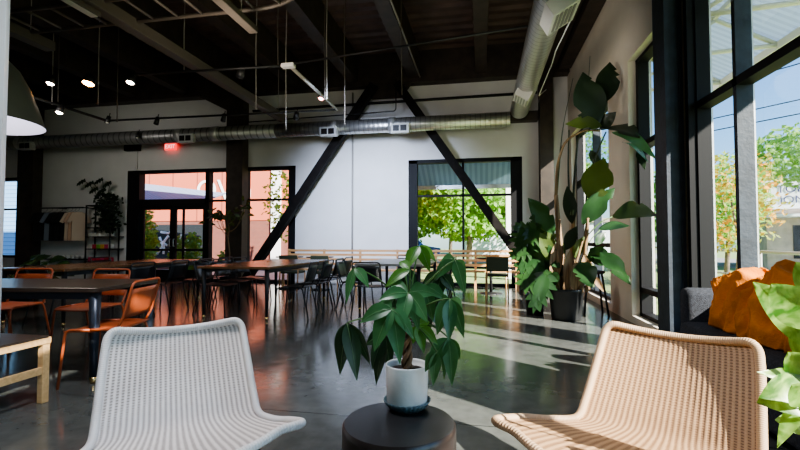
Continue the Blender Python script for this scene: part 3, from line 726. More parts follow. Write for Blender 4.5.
BL = [
 (-2.72, 6.15, 185, 'black chair nearest the camera on the right side of the middle table'),
 (-2.70, 6.75, 180, 'second black chair along the right side of the middle table'),
 (-2.72, 7.35, 183, 'third black chair along the right side of the middle table'),
 (-2.74, 7.95, 178, 'black chair at the far end of the middle table right side'),
 (-4.05, 6.25, 5, 'black chair nearest the camera on the left side of the middle table'),
 (-4.15, 6.9, 0, 'second black chair along the left side of the middle table'),
 (-4.15, 7.5, -4, 'third black chair along the left side of the middle table'),
 (-5.05, 5.55, 178, 'black chair nearest the camera beside the left long table'),
 (-5.0, 6.25, 183, 'second black chair along the right side of the left long table'),
 (-4.98, 6.9, 180, 'third black chair along the right side of the left long table'),
 (-4.98, 7.5, 177, 'black chair at the far right corner of the left long table'),
 (-5.55, 4.95, 80, 'black chair at the near end of the left long table'),
 (-6.75, 7.1, 0, 'black chair on the left side of the left long table'),
 (-1.62, 6.45, 84, 'black chair with its back to the camera at the pale table'),
 (-.78, 7.0, 175, 'black chair nearest the camera right of the pale table'),
 (-.76, 7.6, 182, 'second black chair right of the pale table'),
 (-2.05, 7.05, 0, 'black chair left of the pale table behind its near leg'),
 (-1.55, 8.9, 268, 'black chair facing the camera behind the pale table'),
 (-.78, 8.25, 178, 'third black chair right of the pale table'),
]
for i, (x, y, f, lab) in enumerate(BL):
    o = bc if i == 0 else copy_tree(bc); put(o, x, y, f, lab)
def table(name, label, cx, cy, rz, L, W, m, legm, h=.75, th=.035, inset=.07, lr=.034, brass=True, group=None, taper=.6):
    t = thing(name, label, 'table', (cx, cy, 0), R(rz), group)
    MB().box((-L / 2, -W / 2, h - th), (L / 2, W / 2, h), .006).build('tabletop', m, t)
    b = MB(); b.box((-L / 2 + inset, -W / 2 + inset, h - th - .06), (L / 2 - inset, -W / 2 + inset + .02, h - th)); b.box((-L / 2 + inset, W / 2 - inset - .02, h - th - .06), (L / 2 - inset, W / 2 - inset, h - th)); b.build('apron', legm, t)
    for sx in (-1, 1):
        for sy in (-1, 1):
            x, y = sx * (L / 2 - inset), sy * (W / 2 - inset)
            lg = MB().tube([(x, y, h - th), (x, y, .05)], lr, 14, r2=lr * taper).build('leg', legm, t)
            MB().tube([(x, y, .05), (x, y, 0)], lr * taper * 1.02, 14, r2=lr * taper * .9).build('foot_cap', M['brass'] if brass else legm, lg)
    return t
table('long_table', 'dark stained table at left with tapered blue-black legs and brass feet', -4.24, 3.18, 8, 2.5, .82, M['table'], M['leg'], inset=.06, lr=.043)
table('long_table', 'left long dark-topped table before the clothes rack with black chairs', -5.85, 6.25, 90, 2.9, 1.1, M['tableW'], M['black'], group='long tables with black chairs')
table('long_table', 'middle long table with walnut top in front of the dark column', -3.46, 6.88, 90, 2.4, 1.12, M['tableW'], M['black'], group='long tables with black chairs')
table('long_table', 'pale-topped table behind the money tree near the white wall', -1.42, 7.7, 88, 1.9, 1.1, M['tableG'], M['black'], group='long tables with black chairs')

# wooden bench, near left
t = thing('wooden_bench', 'light oak bench with dark top at left edge below the dark table', 'bench', (-2.97, 2.22, 0))
MB().box((-1.5, 0, .445), (-.0, .37, .462), .003).build('seat', M['table'], t)
b = MB(); b.box((-.045, -.015, .405), (.0, .39, .45), .004); b.box((-1.5, .35, .40), (-.02, .385, .445)); b.box((-1.5, -.01, .40), (-.02, .02, .445)); b.box((-.035, 0, .20), (-.01, .38, .25), .003); b.build('frame', M['pine'], t)
for y in (0.0, .335):
    for x in (-.05, -1.48): MB().box((x, y, 0), (x + .045, y + .05, .41), .004).build('leg', M['pine'], t)

# slatted bench along the far wall
t = thing('slatted_bench', 'long light wood slatted bench running below the far window', 'bench', (-4.75, 9.95, 0))
L = 5.55
MB().box((0, -.02, .40), (L, .32, .44), .005).build('seat', M['pineB'], t)
for z in (.52, .63, .74, .84): MB().box((0, .30, z), (L, .325, z + .055), .004).build('back_slat', M['pineB'], t)
for k in range(7):
    x = k * (L - .06) / 6
    MB().box((x, .325, 0), (x + .05, .37, .90)).build('upright', M['pineB'], t); MB().box((x, -.01, 0), (x + .05, .035, .40)).build('leg', M['pineB'], t)
# small pedestal tables and green chairs in front
def pedestal(label, x, y):
    t = thing('pedestal_table', label, 'table', (x, y, 0), group='small tables along the bench')
    MB().lathe([(.30, .725), (.31, .73), (.31, .75), (.0001, .75)], seg=4 * 9).build('tabletop', M['table'], t); MB().tube([(0, 0, .03), (0, 0, .73)], .032, 12).build('pole', M['black'], t)
    MB().lathe([(.23, 0), (.23, .012), (.05, .03), (.0001, .035)], seg=32).build('base', M['black'], t)
pedestal('small pedestal table before the bench, right of the far window centre', .18, 9.5); pedestal('small pedestal table before the bench, left of the conduit', -3.62, 9.5); pedestal('small pedestal table before the bench, nearest the left brace', -4.35, 9.5)
def green_chair(label):
    t = thing('upholstered_chair', label, 'chair', group='low green chairs by the bench')
    MB().box((-.21, -.2, .41), (.21, .22, .46), .015).build('seat', M['green'], t)
    MB().box((-.21, -.26, .52), (.21, -.225, .80), .02).build('backrest', M['green'], t)
    for sx in (-1, 1):
        MB().tube([(sx * .2, -.24, .80), (sx * .2, -.2, .45), (sx * .2, -.25, 0)], .014, 8).build('leg', M['pineB'], t)
        MB().tube([(sx * .2, .2, .42), (sx * .2, .22, 0)], .014, 8).build('leg', M['pineB'], t)
    return t
gc = green_chair(''); put(gc, .28, 8.95, 92, 'green-backed chair with wood legs standing alone before the far window')
for x, y, f, lab in ((-3.30, 8.95, 84, 'dark green chair left of the pale table before the white wall'), (-4.05, 9.0, 92, 'darker green chair tucked beside the end of the black chairs row')):
    put(copy_tree(gc), x, y, f, lab)

# ------------------------------------------------------------------ sofa and throw
t = thing('sofa', 'low charcoal textured sofa under the right window', 'sofa', (1.50, 1.45, 0))
MB().box((0.02, 0, .08), (.49, 2.42, .32), .03).build('base', M['sofa'], t)
MB().box((-.01, .02, .31), (.40, 2.34, .50), .05).build('seat_cushion', M['sofa'], t, True)
MB().box((.36, 0, .30), (.49, 2.42, .74), .045).build('backrest', M['sofa'], t, True)
MB().box((.06, 2.34, .10), (.49, 2.50, .745), .05).build('arm', M['sofa'], t, True)
for x in (.06, .43):
    for y in (.06, 2.4): MB().tube([(x, y, .1), (x, y, 0)], .02, 10).build('leg', M['black'], t)
# throw: a crumpled sheet draped over a cushion
t = thing('orange_throw', 'burnt orange crumpled throw heaped on the sofa by the window', 'blanket', (1.73, 3.12, .50))
b = MB(); NU, NV = 70, 60; g = []
from mathutils import noise as nz
for j in range(NV + 1):
    row = []
    for i in range(NU + 1):
        u, v = i / NU * 2 - 1, j / NV            # u along the sofa, v front foot -> over the back
        x0_ = 0; y = u * .40; rad = 1 - .22 * abs(u) ** 3
        prof = [(-.12, .0), (-.13, .10), (-.09, .22), (-.02, .33), (.08, .39), (.20, .42), (.30, .40), (.36, .30), (.37, .20)]
        k = v * 8; a = min(int(k), 7); f = k - a; x = prof[a][0] * (1 - f) + prof[a + 1][0] * f; z = prof[a][1] * (1 - f) + prof[a + 1][1] * f
        fold = nz.noise(Vector((u * 2.6 + 3, v * 1.6, .5))) * .09 + (1 - abs(nz.noise(Vector((u * 5 + v * 3, v * 2.2 - u * 1.5, 2.1)))) * 2.6) * .06
        z = z * (.93 + .12 * nz.noise(Vector((u * 2, 9, 1))) - .10 * max(0, abs(u) - .75) * 4) + fold * (.25 + min(z, .3) * 2)
        row.append(b.bm.verts.new((x * .72 * rad - fold * .7 - .02, y + nz.noise(Vector((v * 4, u, 7))) * .05, max(z, .006))))
    g.append(row)
for A, B in zip(g, g[1:]):
    for k in range(NU): f = b.bm.faces.new((A[k], A[k + 1], B[k + 1], B[k])); f.smooth = True
o = b.build('throw_cloth', M['blanket'], t); md = o.modifiers.new('s', 'SOLIDIFY'); md.thickness = .008

# ------------------------------------------------------------------ tall potted plant by the pillar
BX, BY = 1.17, 6.62
t = thing('bird_of_paradise', 'tall broad-leaved plant with brown stalks in a black pot by the pillar', 'potted plant', (BX, BY, 0))
MB().lathe([(.0001, .0), (.19, .0), (.20, .02), (.235, .40), (.245, .405), (.245, .44), (.225, .44), (.215, .38), (.0001, .38)], seg=48).build('pot', M['blackpot'], t)
MB().lathe([(.215, .385), (.1, .40), (.0001, .405)], seg=32).build('soil', M['soil'], t)
def bl(x, y, Y=6.6):
    q = at(x, y, Y)
    if q.x > 1.86: q = Vector((0, 0, CAMH)) + (q - Vector((0, 0, CAMH))) * (1.86 / q.x)
    return q - Vector((BX, BY, 0))
stalks = [((564, 292), (560, 250), (556, 195), .062, .03, 6.6), ((572, 292), (572, 250), (574, 205), .05, .024, 6.7), ((580, 292), (586, 255), (588, 218), .045, .02, 6.5), ((558, 292), (556, 260), (560, 220), .03, .015, 6.5), ((568, 292), (576, 262), (583, 240), .028, .012, 6.45), ((586, 292), (592, 270), (590, 250), .03, .012, 6.6)]
for i, (a, m_, c, r1, r2, Y) in enumerate(stalks):
    MB().tube(arc(bl(*a, Y), bl(*m_, Y), bl(*c, Y), 10), r1, 10, r2=r2).build('stalk', M['stalk'], t)
for i, (a, c, w, Y) in enumerate((((558, 240), (553, 288), 12, 6.5), ((570, 250), (566, 292), 10, 6.45), ((584, 255), (590, 290), 10, 6.45), ((577, 262), (574, 293), 12, 6.4), ((592, 275), (604, 292), 6, 6.5))):
    MB().leaf(bl(*a, Y), bl(*c, Y), w * Y / F, Vector((0, -1, .1)), .02, .5, 8).build('dry_sheath', M['stalk'], t)
def cstem(pts, r1=.014, r2=.007, m='darkstem', Y=6.6):
    MB().tube(rounded([bl(x, y, Y) for x, y in pts], .3, 6), r1, 8, r2=r2).build('leaf_stem', M[m], t)
cstem([(556, 200), (557, 165), (565, 140), (585, 130), (600, 131)], .022, .012, 'stalk')
cstem([(572, 215), (575, 170), (578, 135), (592, 128)], .018, .01); cstem([(584, 225), (588, 180), (598, 150), (606, 132)], .014, .01)
cstem([(556, 205), (562, 130), (573, 78)], .012, .003); cstem([(584, 128), (588, 90), (590, 56)], .008, .003); cstem([(570, 215), (568, 165), (569, 130)], .014, .01, 'darkstem')
cstem([(588, 235), (600, 222), (614, 216)], .008, .006, 'stem'); cstem([(584, 240), (588, 210), (592, 198)], .01, .008); cstem([(565, 262), (558, 245), (552, 232)], .009, .007, 'stem'); cstem([(580, 262), (590, 240), (600, 230)], .007, .005, 'stem'); cstem([(582, 268), (592, 256), (602, 254)], .007, .005, 'stem')
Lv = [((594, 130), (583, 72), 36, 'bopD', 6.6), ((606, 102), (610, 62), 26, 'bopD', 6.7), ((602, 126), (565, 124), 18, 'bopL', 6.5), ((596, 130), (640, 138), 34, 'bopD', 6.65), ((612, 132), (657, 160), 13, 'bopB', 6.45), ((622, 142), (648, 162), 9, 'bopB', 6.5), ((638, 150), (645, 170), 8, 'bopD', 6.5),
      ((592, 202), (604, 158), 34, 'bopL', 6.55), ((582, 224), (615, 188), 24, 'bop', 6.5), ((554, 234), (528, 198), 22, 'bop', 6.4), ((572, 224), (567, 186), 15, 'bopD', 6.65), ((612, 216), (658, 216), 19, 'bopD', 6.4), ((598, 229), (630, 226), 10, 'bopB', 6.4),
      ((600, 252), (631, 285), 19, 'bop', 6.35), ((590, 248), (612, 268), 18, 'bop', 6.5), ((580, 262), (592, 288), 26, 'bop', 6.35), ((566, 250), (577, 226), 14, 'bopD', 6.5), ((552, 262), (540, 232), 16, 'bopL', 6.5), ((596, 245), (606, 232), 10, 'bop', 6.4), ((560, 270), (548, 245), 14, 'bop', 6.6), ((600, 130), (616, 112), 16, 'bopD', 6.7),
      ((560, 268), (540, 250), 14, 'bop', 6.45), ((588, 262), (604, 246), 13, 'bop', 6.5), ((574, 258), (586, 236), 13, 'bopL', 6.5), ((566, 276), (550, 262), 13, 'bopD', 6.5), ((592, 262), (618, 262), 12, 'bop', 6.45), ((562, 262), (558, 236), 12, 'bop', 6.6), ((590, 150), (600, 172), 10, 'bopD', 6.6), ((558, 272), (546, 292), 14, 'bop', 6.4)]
for i, (a, c, w, m_, Y) in enumerate(Lv):
    ww = w * Y / F * .82; b = MB().leaf(bl(*a, Y), bl(*c, Y + random.uniform(-.25, .15)), ww, Vector((random.uniform(-.4, .2), -1, random.uniform(.0, .5))), .06, .12, 12, split=0, wave=.03)
    fs = [f for f in b.bm.faces]
    if w > 17:
        b.bm.faces.ensure_lookup_table(); kill = []
        for r_ in random.sample(range(3, 10), 3):
            side_ = random.choice((0, 3)); kill.append(b.bm.faces[r_ * 4 + side_])
        for f in set(kill): 
            vs_ = f.verts[:]; o_ = max(vs_, key=lambda v: sum((v.co - q.co).length for q in vs_)); o_.co = o_.co.lerp(f.calc_center_median(), 1.35)
    b.build('leaf', M[m_], t)
# split-leaf plant beside it
t = thing('split_leaf_plant', 'bushy split-leaf plant spilling to the left of the black pot', 'potted plant', (.78, 6.95, 0))
MB().lathe([(.0001, 0), (.12, 0), (.15, .28), (.16, .30), (.14, .30), (.13, .26), (.0001, .26)], seg=36).build('pot', M['blackpot'], t)
def ml(x, y, Y): return at(x, y, Y) - Vector((.78, 6.95, 0))
ms = [((538, 232), (514, 246), 38, 6.7, 'mons'), ((540, 238), (512, 226), 22, 6.8, 'mons'), ((545, 228), (530, 216), 20, 6.9, 'mons'), ((542, 252), (516, 272), 30, 6.6, 'bop'), ((544, 268), (520, 290), 36, 6.5, 'mons'), ((546, 276), (533, 314), 30, 6.4, 'bop'), ((552, 245), (546, 222), 22, 6.8, 'bopL'), ((552, 260), (540, 284), 30, 6.6, 'bop'), ((533, 250), (508, 258), 22, 6.6, 'mons'), ((548, 290), (528, 300), 18, 6.6, 'mons'), ((550, 250), (536, 262), 26, 6.9, 'bopD'), ((540, 240), (524, 232), 26, 6.75, 'mons'),((543, 225), (527, 238), 24, 6.85, 'mons'), ((536, 262), (522, 252), 24, 6.7, 'bopL')]
st = MB()
for (a, c, w, Y, m_) in ms:
    st.tube(arc(Vector((0, 0, .26)), (ml(*a, Y) + Vector((0, 0, .4))) / 2 + Vector((0, 0, .2)), ml(*a, Y), 8), .007, 6)
    MB().splitleaf(ml(*a, Y), ml(*c, Y - .1), w * Y / F, Vector((random.uniform(-.3, .3), -1, .6)), 5, .15).build('leaf', M[m_], t)
st.build('stem', M['stem'], t)
# dark bar stool behind the plant
t = thing('bar_stool', 'dark wooden stool with splayed legs behind the tall plant', 'stool', (1.66, 7.15, 0))
MB().lathe([(.0001, .62), (.16, .62), (.17, .64), (.16, .66), (.0001, .66)], seg=32).build('seat', M['black'], t)
for sx in (-1, 1):
    for sy in (-1, 1): MB().tube([(sx * .10, sy * .10, .62), (sx * .17, sy * .17, 0)], .016, 8).build('leg', M['black'], t)

# ------------------------------------------------------------------ foreground variegated plant
t = thing('variegated_plant', 'bright green variegated plant at the right edge beside the honey chair', 'potted plant', (1.05, 1.50, 0))
MB().lathe([(.0001, 0), (.11, 0), (.14, .30), (.145, .31), (.13, .31), (.12, .28), (.0001, .28)], seg=40).build('pot', M['blackpot'], t)
def vl(x, y, Y): return at(x, y, Y) - Vector((1.05, 1.50, 0))
vs = [((808, 330), (771, 284), 34, 1.40, .1), ((812, 350), (753, 282), 30, 1.50, .1), ((815, 400), (757, 403), 36, 1.40, .12), ((812, 385), (788, 352), 30, 1.5, .1), ((812, 372), (757, 372), 13, 1.5, -.05), ((806, 402), (777, 448), 14, 1.42, .1), ((820, 300), (796, 262), 26, 1.5, .1), ((812, 430), (775, 420), 22, 1.5, .1), ((815, 360), (790, 330), 26, 1.55, .1), ((830, 320), (850, 280), 30, 1.5, .1), ((830, 380), (870, 370), 30, 1.5, .1), ((812, 405), (792, 385), 30, 1.35, .1)]
st = MB()
for (a, c, w, Y, dr) in vs:
    A = vl(*a, Y); st.tube(arc((0, 0, .28), (A.x * .3, A.y * .3, A.z * .7 + .1), A, 8), .006, 6)
    MB().leaf(A, vl(*c, Y - .03), w * 1.35 / F, Vector((-.6, -1, .35)), dr, .18, 12, wave=.03).build('leaf', M['varieg'], t)
st.build('stem', M['stem'], t)
t['label'] = 'bright green variegated plant at the right edge beside the honey chair'

# ------------------------------------------------------------------ small tree by the column
t = thing('small_indoor_tree', 'slim sparse potted tree in front of the middle column', 'potted plant', (-6.05, 9.75, 0))
MB().lathe([(.0001, 0), (.17, 0), (.21, .36), (.22, .38), (.2, .38), (.18, .33), (.0001, .33)], seg=36).build('pot', M['blackpot'], t)
b = MB(); lf = MB(); rr = random.Random(3)
b.tube([(0, 0, .33), (.03, 0, .8), (-.02, 0, 1.2), (.0, 0, 1.35)], .02, 8, r2=.012)
for k in range(9):
    a = rr.uniform(-.62, .62); z = rr.uniform(1.5, 2.05) - abs(a) * .1; yv = rr.uniform(-.3, .3)
    e = Vector((a, yv, z)); b.tube(arc((0, 0, 1.2 + k * .02), (a * .7, yv * .5, 1.35), e, 6), .009, 6, r2=.005)
    for q in range(7):
        c = e + Vector((rr.uniform(-.12, .12), rr.uniform(-.1, .1), rr.uniform(-.14, .10))); d = Vector((rr.uniform(-1, 1), rr.uniform(-1, 1), rr.uniform(-.6, .8))).normalized()
        lf.leaf(c, c + d * .17, .08, Vector((0, -1, .5)), 0, .1, 4)
b.build('trunk', M['stalk'], t); lf.build('foliage', M['bonsai'], t)

# big floor plant at left behind the tables
t = thing('broad_leaf_floor_plant', 'dark bushy floor plant below the far left window', 'potted plant', (-7.65, 6.1, 0))
MB().lathe([(.0001, 0), (.2, 0), (.25, .4), (.26, .42), (.23, .42), (.22, .36), (.0001, .36)], seg=36).build('pot', M['blackpot'], t)
lf = MB(); st = MB(); rr = random.Random(5)
for k in range(34):
    a = rr.uniform(0, 6.28); el = rr.uniform(.1, 1.1); L = rr.uniform(.6, 1.1)
    e = Vector((math.cos(a) * math.cos(el) * L, math.sin(a) * math.cos(el) * L, .36 + math.sin(el) * L * .75))
    st.tube(arc((0, 0, .36), (e.x * .4, e.y * .4, e.z * .9), e * .6 + Vector((0, 0, .18)), 5), .008, 5)
    lf.leaf(e * .6 + Vector((0, 0, .18)), e + Vector((0, 0, -.12)), .26, Vector((0, -.6, 1)), .1, .12, 6)
lf.build('foliage', M['bop'], t); st.build('stem', M['stem'], t)

# ------------------------------------------------------------------ retail corner
t = thing('clothes_rail', 'black pipe clothes rail on the far wall with shirts hanging', 'clothes rail', (-12.42, 10.42, 0))
MB().tube([(0, 0, 2.03), (1.5, 0, 2.03)], .02, 8).build('rail', M['black'], t)
b = MB(); b.tube([(.55, 0, 2.03), (.55, .37, 2.03)], .014, 8); b.tube([(1.48, 0, 2.03), (1.48, .37, 2.03)], .014, 8); b.build('bracket', M['black'], t)
def shirt(label, m):
    t = thing('hanging_shirt', label, 'shirt', group='shirts on the clothes rail')
    out = [(-.06, 0), (.06, 0), (.17, -.035), (.28, -.28), (.20, -.32), (.16, -.24), (.17, -.80), (-.17, -.80), (-.16, -.24), (-.20, -.32), (-.28, -.28), (-.17, -.035)]
    o = MB().prism([(x, 0, z) for x, z in out], (0, .05, 0)).build('garment', m, t)
    MB().tube(rounded([(-.12, .02, -.02), (0, .02, .05), (0, .02, .10), (.02, .0, .125)], .02), .004, 5).build('hanger', M['black'], t); return t
sh = {}
SH = [(-12.30, 'sh_black', 'black shirt hanging at the left end of the rail'), (-12.10, 'sh_black', 'second black shirt from the left end of the rail'), (-11.93, 'sh_grey', 'blue-grey shirt hanging between the black ones'), (-11.76, 'sh_black', 'black shirt just right of the blue-grey shirt'), (-11.58, 'sh_black', 'black shirt in the middle of the rail'), (-11.40, 'sh_black', 'last black shirt before the cream shirts'), (-11.26, 'sh_cream', 'first cream shirt right of the black shirts'), (-11.14, 'sh_peach', 'peach shirt between the cream shirts'), (-11.03, 'sh_cream', 'cream shirt at the right end of the rail')]
for x, m_, lab in SH:
    if m_ not in sh: o = shirt(lab, M[m_]); sh[m_] = o
    else: o = copy_tree(sh[m_]); o['label'] = lab
    o.location = (x, 10.40, 1.905); o.rotation_euler = (0, 0, R(58))
t = tag(MB().box((0, 0, 0), (1.5, .22, .03), .003).build('wall_shelf', M['steel']), 'dark wall shelf with white cups under the shirts', 'shelf'); t.location = (-12.42, 10.57, .56)
mg = None
for k in range(9):
    if mg is None:
        mg = thing('white_cup', 'small white cup in the row on the shelf under the shirts', 'cup', group='white cups on the wall shelf')
        MB().lathe([(.0001, 0), (.036, 0), (.042, .10), (.038, .10), (.033, .01), (.0001, .01)], seg=18).build('cup_body', M['mug'], mg)
        MB().tube(arc((.04, 0, .08), (.085, 0, .05), (.038, 0, .02), 6), .006, 5).build('handle', M['mug'], mg); o = mg
    else: o = copy_tree(mg)
    o.location = (-12.30 + k * .158, 10.67, .59)
t = thing('shelf_unit', 'black open shelf unit right of the clothes rail', 'shelf unit', (-10.88, 10.45, 0))
b = MB()
for x in (0, .78):
    for y in (0, .3): b.box((x, y, 0), (x + .03, y + .03, 2.1 if x == 0 else 1.45))
b.build('upright', M['black'], t)
for z in (.25, .50, .86, 1.20, 1.45): MB().box((0, 0, z), (.95 if z < 1.3 else .81, .33, z + .025)).build('shelf', M['steel'], t)
MB().box((0, 0, 2.07), (.5, .33, 2.1)).build('shelf', M['steel'], t)
cols = [(.7, .68, .62), (.55, .03, .06), (.2, .5, .06), (.75, .45, .06), (.6, .05, .15), (.75, .72, .68)]
cm = [mat('printed_packet', c, .6) for c in cols]
labs = {0: ('white', 1.225), 1: ('colourful', .885), 2: ('red', .525)}
for row, (w_, z) in labs.items():
    for k in range(6):
        mm = cm[0] if row == 0 else cm[(k % 5)] if row == 1 else cm[1 if k % 3 else 4]
        o = MB().box((-.05, -.05, 0), (.05, .05, .12 if row else .10), .008).build('product_packet', mm)
        o.location = (-10.77 + k * .13, 10.55, z)
        tag(o, {0: 'small white packet on the upper display shelf', 1: 'small colourful packet on the middle display shelf', 2: 'small red packet on the lower display shelf'}[row], 'packet', {0: 'white packets on the upper shelf', 1: 'colourful packets on the middle shelf', 2: 'red packets on the lower shelf'}[row])
for (x, z) in ((-10.62, 1.62), (-10.62, 1.86)):
    o = MB().box((-.14, 0, -.09), (.14, .012, .09)).build('white_poster', M['mug']); o.location = (x, 10.76, z)
    tag(o, 'small white card on the wall, ' + ('upper' if z > 1.7 else 'lower') + ' of two above the shelf unit', 'card')
t = thing('trailing_plant', 'bushy trailing plant on top of the black shelf unit', 'potted plant', (-10.3, 10.5, 1.475))
MB().lathe([(.0001, 0), (.11, 0), (.15, .25), (.13, .25), (.0001, .2)], seg=24).build('pot', M['blackpot'], t)
lf = MB(); rr = random.Random(8)
for k in range(420):
    c = Vector((rr.gauss(.16, .17), rr.uniform(-.2, .14), rr.uniform(-.1, .95)))
    c.x += .1 * (.6 - c.z); c.x = min(c.x, .5)
    if abs(c.z - .45) > .45: c.x *= .6
    d = Vector((rr.uniform(-1, 1), rr.uniform(-1, .2), rr.uniform(-1, .3))).normalized(); lf.leaf(c, c + d * .12, .07, Vector((0, -1, .4)), 0, .1, 3)
for (x, z) in ((-.72, 1.28), (-.45, 1.22), (-.15, 1.3), (-.05, 1.02), (.12, 1.2), (-.3, 1.05)): lf.splitleaf((x + .1, -.05, z + .04), (x - .12, -.12, z - .12), .22, Vector((0, -1, .6)), 4, .1)
lf.build('foliage', M['bopD'], t)
b = MB()
for (x, z) in ((-.62, 1.3), (-.35, 1.25), (-.05, 1.3), (.2, 1.2)): b.tube(arc((0, 0, .25), (x * .2, 0, z * .7), (x, -.05, z), 6), .008, 5)
b.build('stem', M['darkstem'], t)

# ------------------------------------------------------------------ outside: ground and beyond the far wall
struct(MB().box((-30, FY + .26, -.3), (30, 60, -.12)).build('ground_outside', M['grass']))
struct(MB().box((2.32, -20, -.3), (60, FY + .26, -.12)).build('ground_side', M['grass']))
struct(MB().box((-30, FY + .27, -.119), (-3.9, 19, -.07)).build('ground_courtyard', M['paving']))
struct(MB().box((-3.5, 24, -.119), (30, 29, -.09)).build('road_far', M['asphalt']))
struct(MB().box((11, -20, -.119), (16, 60, -.1)).build('road_side', M['asphalt']))
t = thing('salmon_building', 'salmon orange courtyard building with white lettering beyond the doors', 'building', (-18, 16, 0))
MB().box((0, 0, 1.9), (14.2, 4, 6)).build('wall', M['salmon'], t)
MB().box((0, .02, -.1), (14.2, 4, 1.9)).build('brick_base', M['brick'], t)
for x in (1.5, 4.6): MB().box((x, -.03, .2), (x + 2.4, .02, 1.75)).build('shop_window', M['dkwin'], t)
MB().box((9.9, -.06, -.1), (10.3, 0, 4.4)).build('white_pilaster', M['white'], t)
text('OVG', 1.15, M['letter'], t, (7.85, -.03, 3.1), (R(90), 0, 0))
b = MB()
strokes = [((0, 0), (.25, .35), (.1, .7)), ((.3, 0), (.3, .5), (.5, .75)), ((.0, .4), (.2, .5), (.45, .35)), ((.55, .1), (.75, .3), (.6, .7)), ((.6, .4), (.8, .5), (1.0, .45)), ((.95, 0), (.95, .5), (1.1, .8)), ((1.2, .75), (1.15, .4), (1.35, 0)), ((.15, .9), (.5, .85), (.7, .95)), ((1.15, .5), (1.35, .55), (1.5, .4))]
for s3 in strokes: b.tube([(x, 0, z) for x, z in s3], .05, 6)
o = b.build('painted_mark', M['letter'], t); o.location = (4.9, -.05, .55)
t = thing('courtyard_roof', 'blue-grey corrugated canopy roof sloping across the courtyard', 'canopy', (-13.6, 12.4, 2.35))
b = MB().prism([(0, 0, .0), (4.4, 0, -.22), (4.4, 2.2, .45), (0, 2.2, 1.0)], (0, 0, .04)); b.build('roof_sheet', M['roofblue'], t)
for x in (.1, 4.3): MB().tube([(x, .05, -.2), (x, .05, -2.45)], .04, 8).build('post', M['steel'], t)
t = tag(MB().box((0, 0, 0), (3.2, 1.2, 5)).build('siding_building', M['siding']), 'blue lap-sided building seen through the far left window', 'building'); t.location = (-21.3, 15, -.1)
def foliage(lab, name, loc_, rad, n, m, size=.22, seed=1, trunk=None, flat=1, cat_='tree', grp=None):
    rr = random.Random(seed); t = thing(name, lab, cat_, loc_, group=grp); b = MB(); rx, ry, rz, cz = rad
    for k in range(n):
        while True:
            p = Vector((rr.uniform(-1, 1), rr.uniform(-1, 1), rr.uniform(-1, 1)))
            if .25 < p.length < 1: break
        cl = nz.noise(p * 2.3 + Vector((seed, 0, 0)))
        if cl < -.12: continue
        c = Vector((p.x * rx, p.y * ry, cz + p.z * rz)); d = Vector((rr.uniform(-1, 1), rr.uniform(-1, 1), rr.uniform(-1, .6))).normalized() * size
        s_ = d.orthogonal().normalized() * size * .35
        b.poly([c, c + d * .5 + s_, c + d, c + d * .5 - s_])
    b.build('crown' if trunk else 'foliage', m, t)
    if trunk: MB().tube([(0, 0, -.1), (.1, 0, cz * .6), (0, .05, cz)], trunk, 8, r2=trunk * .4).build('trunk', M['bark'], t)
    return t
foliage('feathery green bamboo outside the left entrance door', 'bamboo_clump', (-10.35, 12.0, -.1), (.38, .4, 1.1, 1.1), 1300, M['tree1'], .16, 1, cat_='bush')
foliage('dark conical shrub outside between the entrance doors', 'conical_shrub', (-9.85, 12.9, -.1), (.26, .3, .7, .7), 700, M['tree3'], .12, 2, cat_='bush')
foliage('green conical shrub outside the right entrance door', 'conical_shrub', (-9.15, 12.7, -.1), (.27, .3, .75, .75), 900, M['tree3'], .12, 3, cat_='bush')
foliage('small leafy tree outside against the salmon wall', 'courtyard_tree', (-6.1, 13.4, -.1), (.9, .8, 1.3, 2.4), 700, M['tree1'], .15, 4, .05)
foliage('low green bush outside the tall entrance window', 'bush', (-7.9, 12.9, -.1), (.45, .4, .5, .5), 500, M['tree3'], .12, 9, cat_='bush')
TR = [(-3.6, 21, 2.6, 5200, 'tree1', 'leafy green tree beyond the far window, leftmost there'), (-.6, 20, 2.5, 5200, 'tree1', 'broad green tree filling the far window centre'), (2.4, 22, 2.8, 4500, 'tree1', 'bright green tree at the right of the far window'), (-2.2, 31, 4, 4500, 'tree3', 'large darker tree across the road beyond the window'), (4.2, 32, 4.5, 4500, 'tree3', 'dark tree across the road furthest right in the far window')]
for i, (x, y, r_, n, m_, lab) in enumerate(TR): foliage(lab, 'tree', (x, y, -.1), (r_, r_, r_ * .9, r_ * 1.35), int(n * 1.8), M[m_], .26, 11 + i, .14, grp='trees beyond the far window')
t = thing('parked_car', 'blue car parked outside beyond the far window', 'car', (-4.6, 26.5, -.1), R(4))
o = MB().prism([(-2.1, -.8, .3), (2.1, -.8, .3), (2.15, -.8, .75), (1.2, -.8, .9), (.7, -.8, 1.38), (-.9, -.8, 1.4), (-1.5, -.8, .95), (-2.1, -.8, .85)], (0, 1.6, 0)).build('car_body', M['carblue'], t)
MB().prism([(-1.25, -.81, .93), (.95, -.81, .93), (.6, -.81, 1.31), (-.8, -.81, 1.32)], (0, 1.62, 0)).build('side_windows', M['dkwin'], t)
for x in (-1.35, 1.35):
    for y in (-.72, .72): 
        o = MB().lathe([(.0001, -.09), (.31, -.09), (.33, -.05), (.33, .05), (.31, .09), (.0001, .09)], seg=24, axis='Y').build('wheel', M['black'], t); o.location = (x, y, .32)
t = thing('entrance_canopy', 'corrugated awning outside the top of the far window', 'awning', (-2.4, 11.1, 2.5))
MB().prism([(0, 0, .95), (3.9, 0, .95), (3.9, 1.5, .18), (0, 1.5, .18)], (0, 0, .02)).build('awning_sheet', M['awnX'], t)
b = MB(); b.box((0, 1.48, .08), (3.9, 1.54, .2)); b.build('front_rail', M['galvbox'], t)
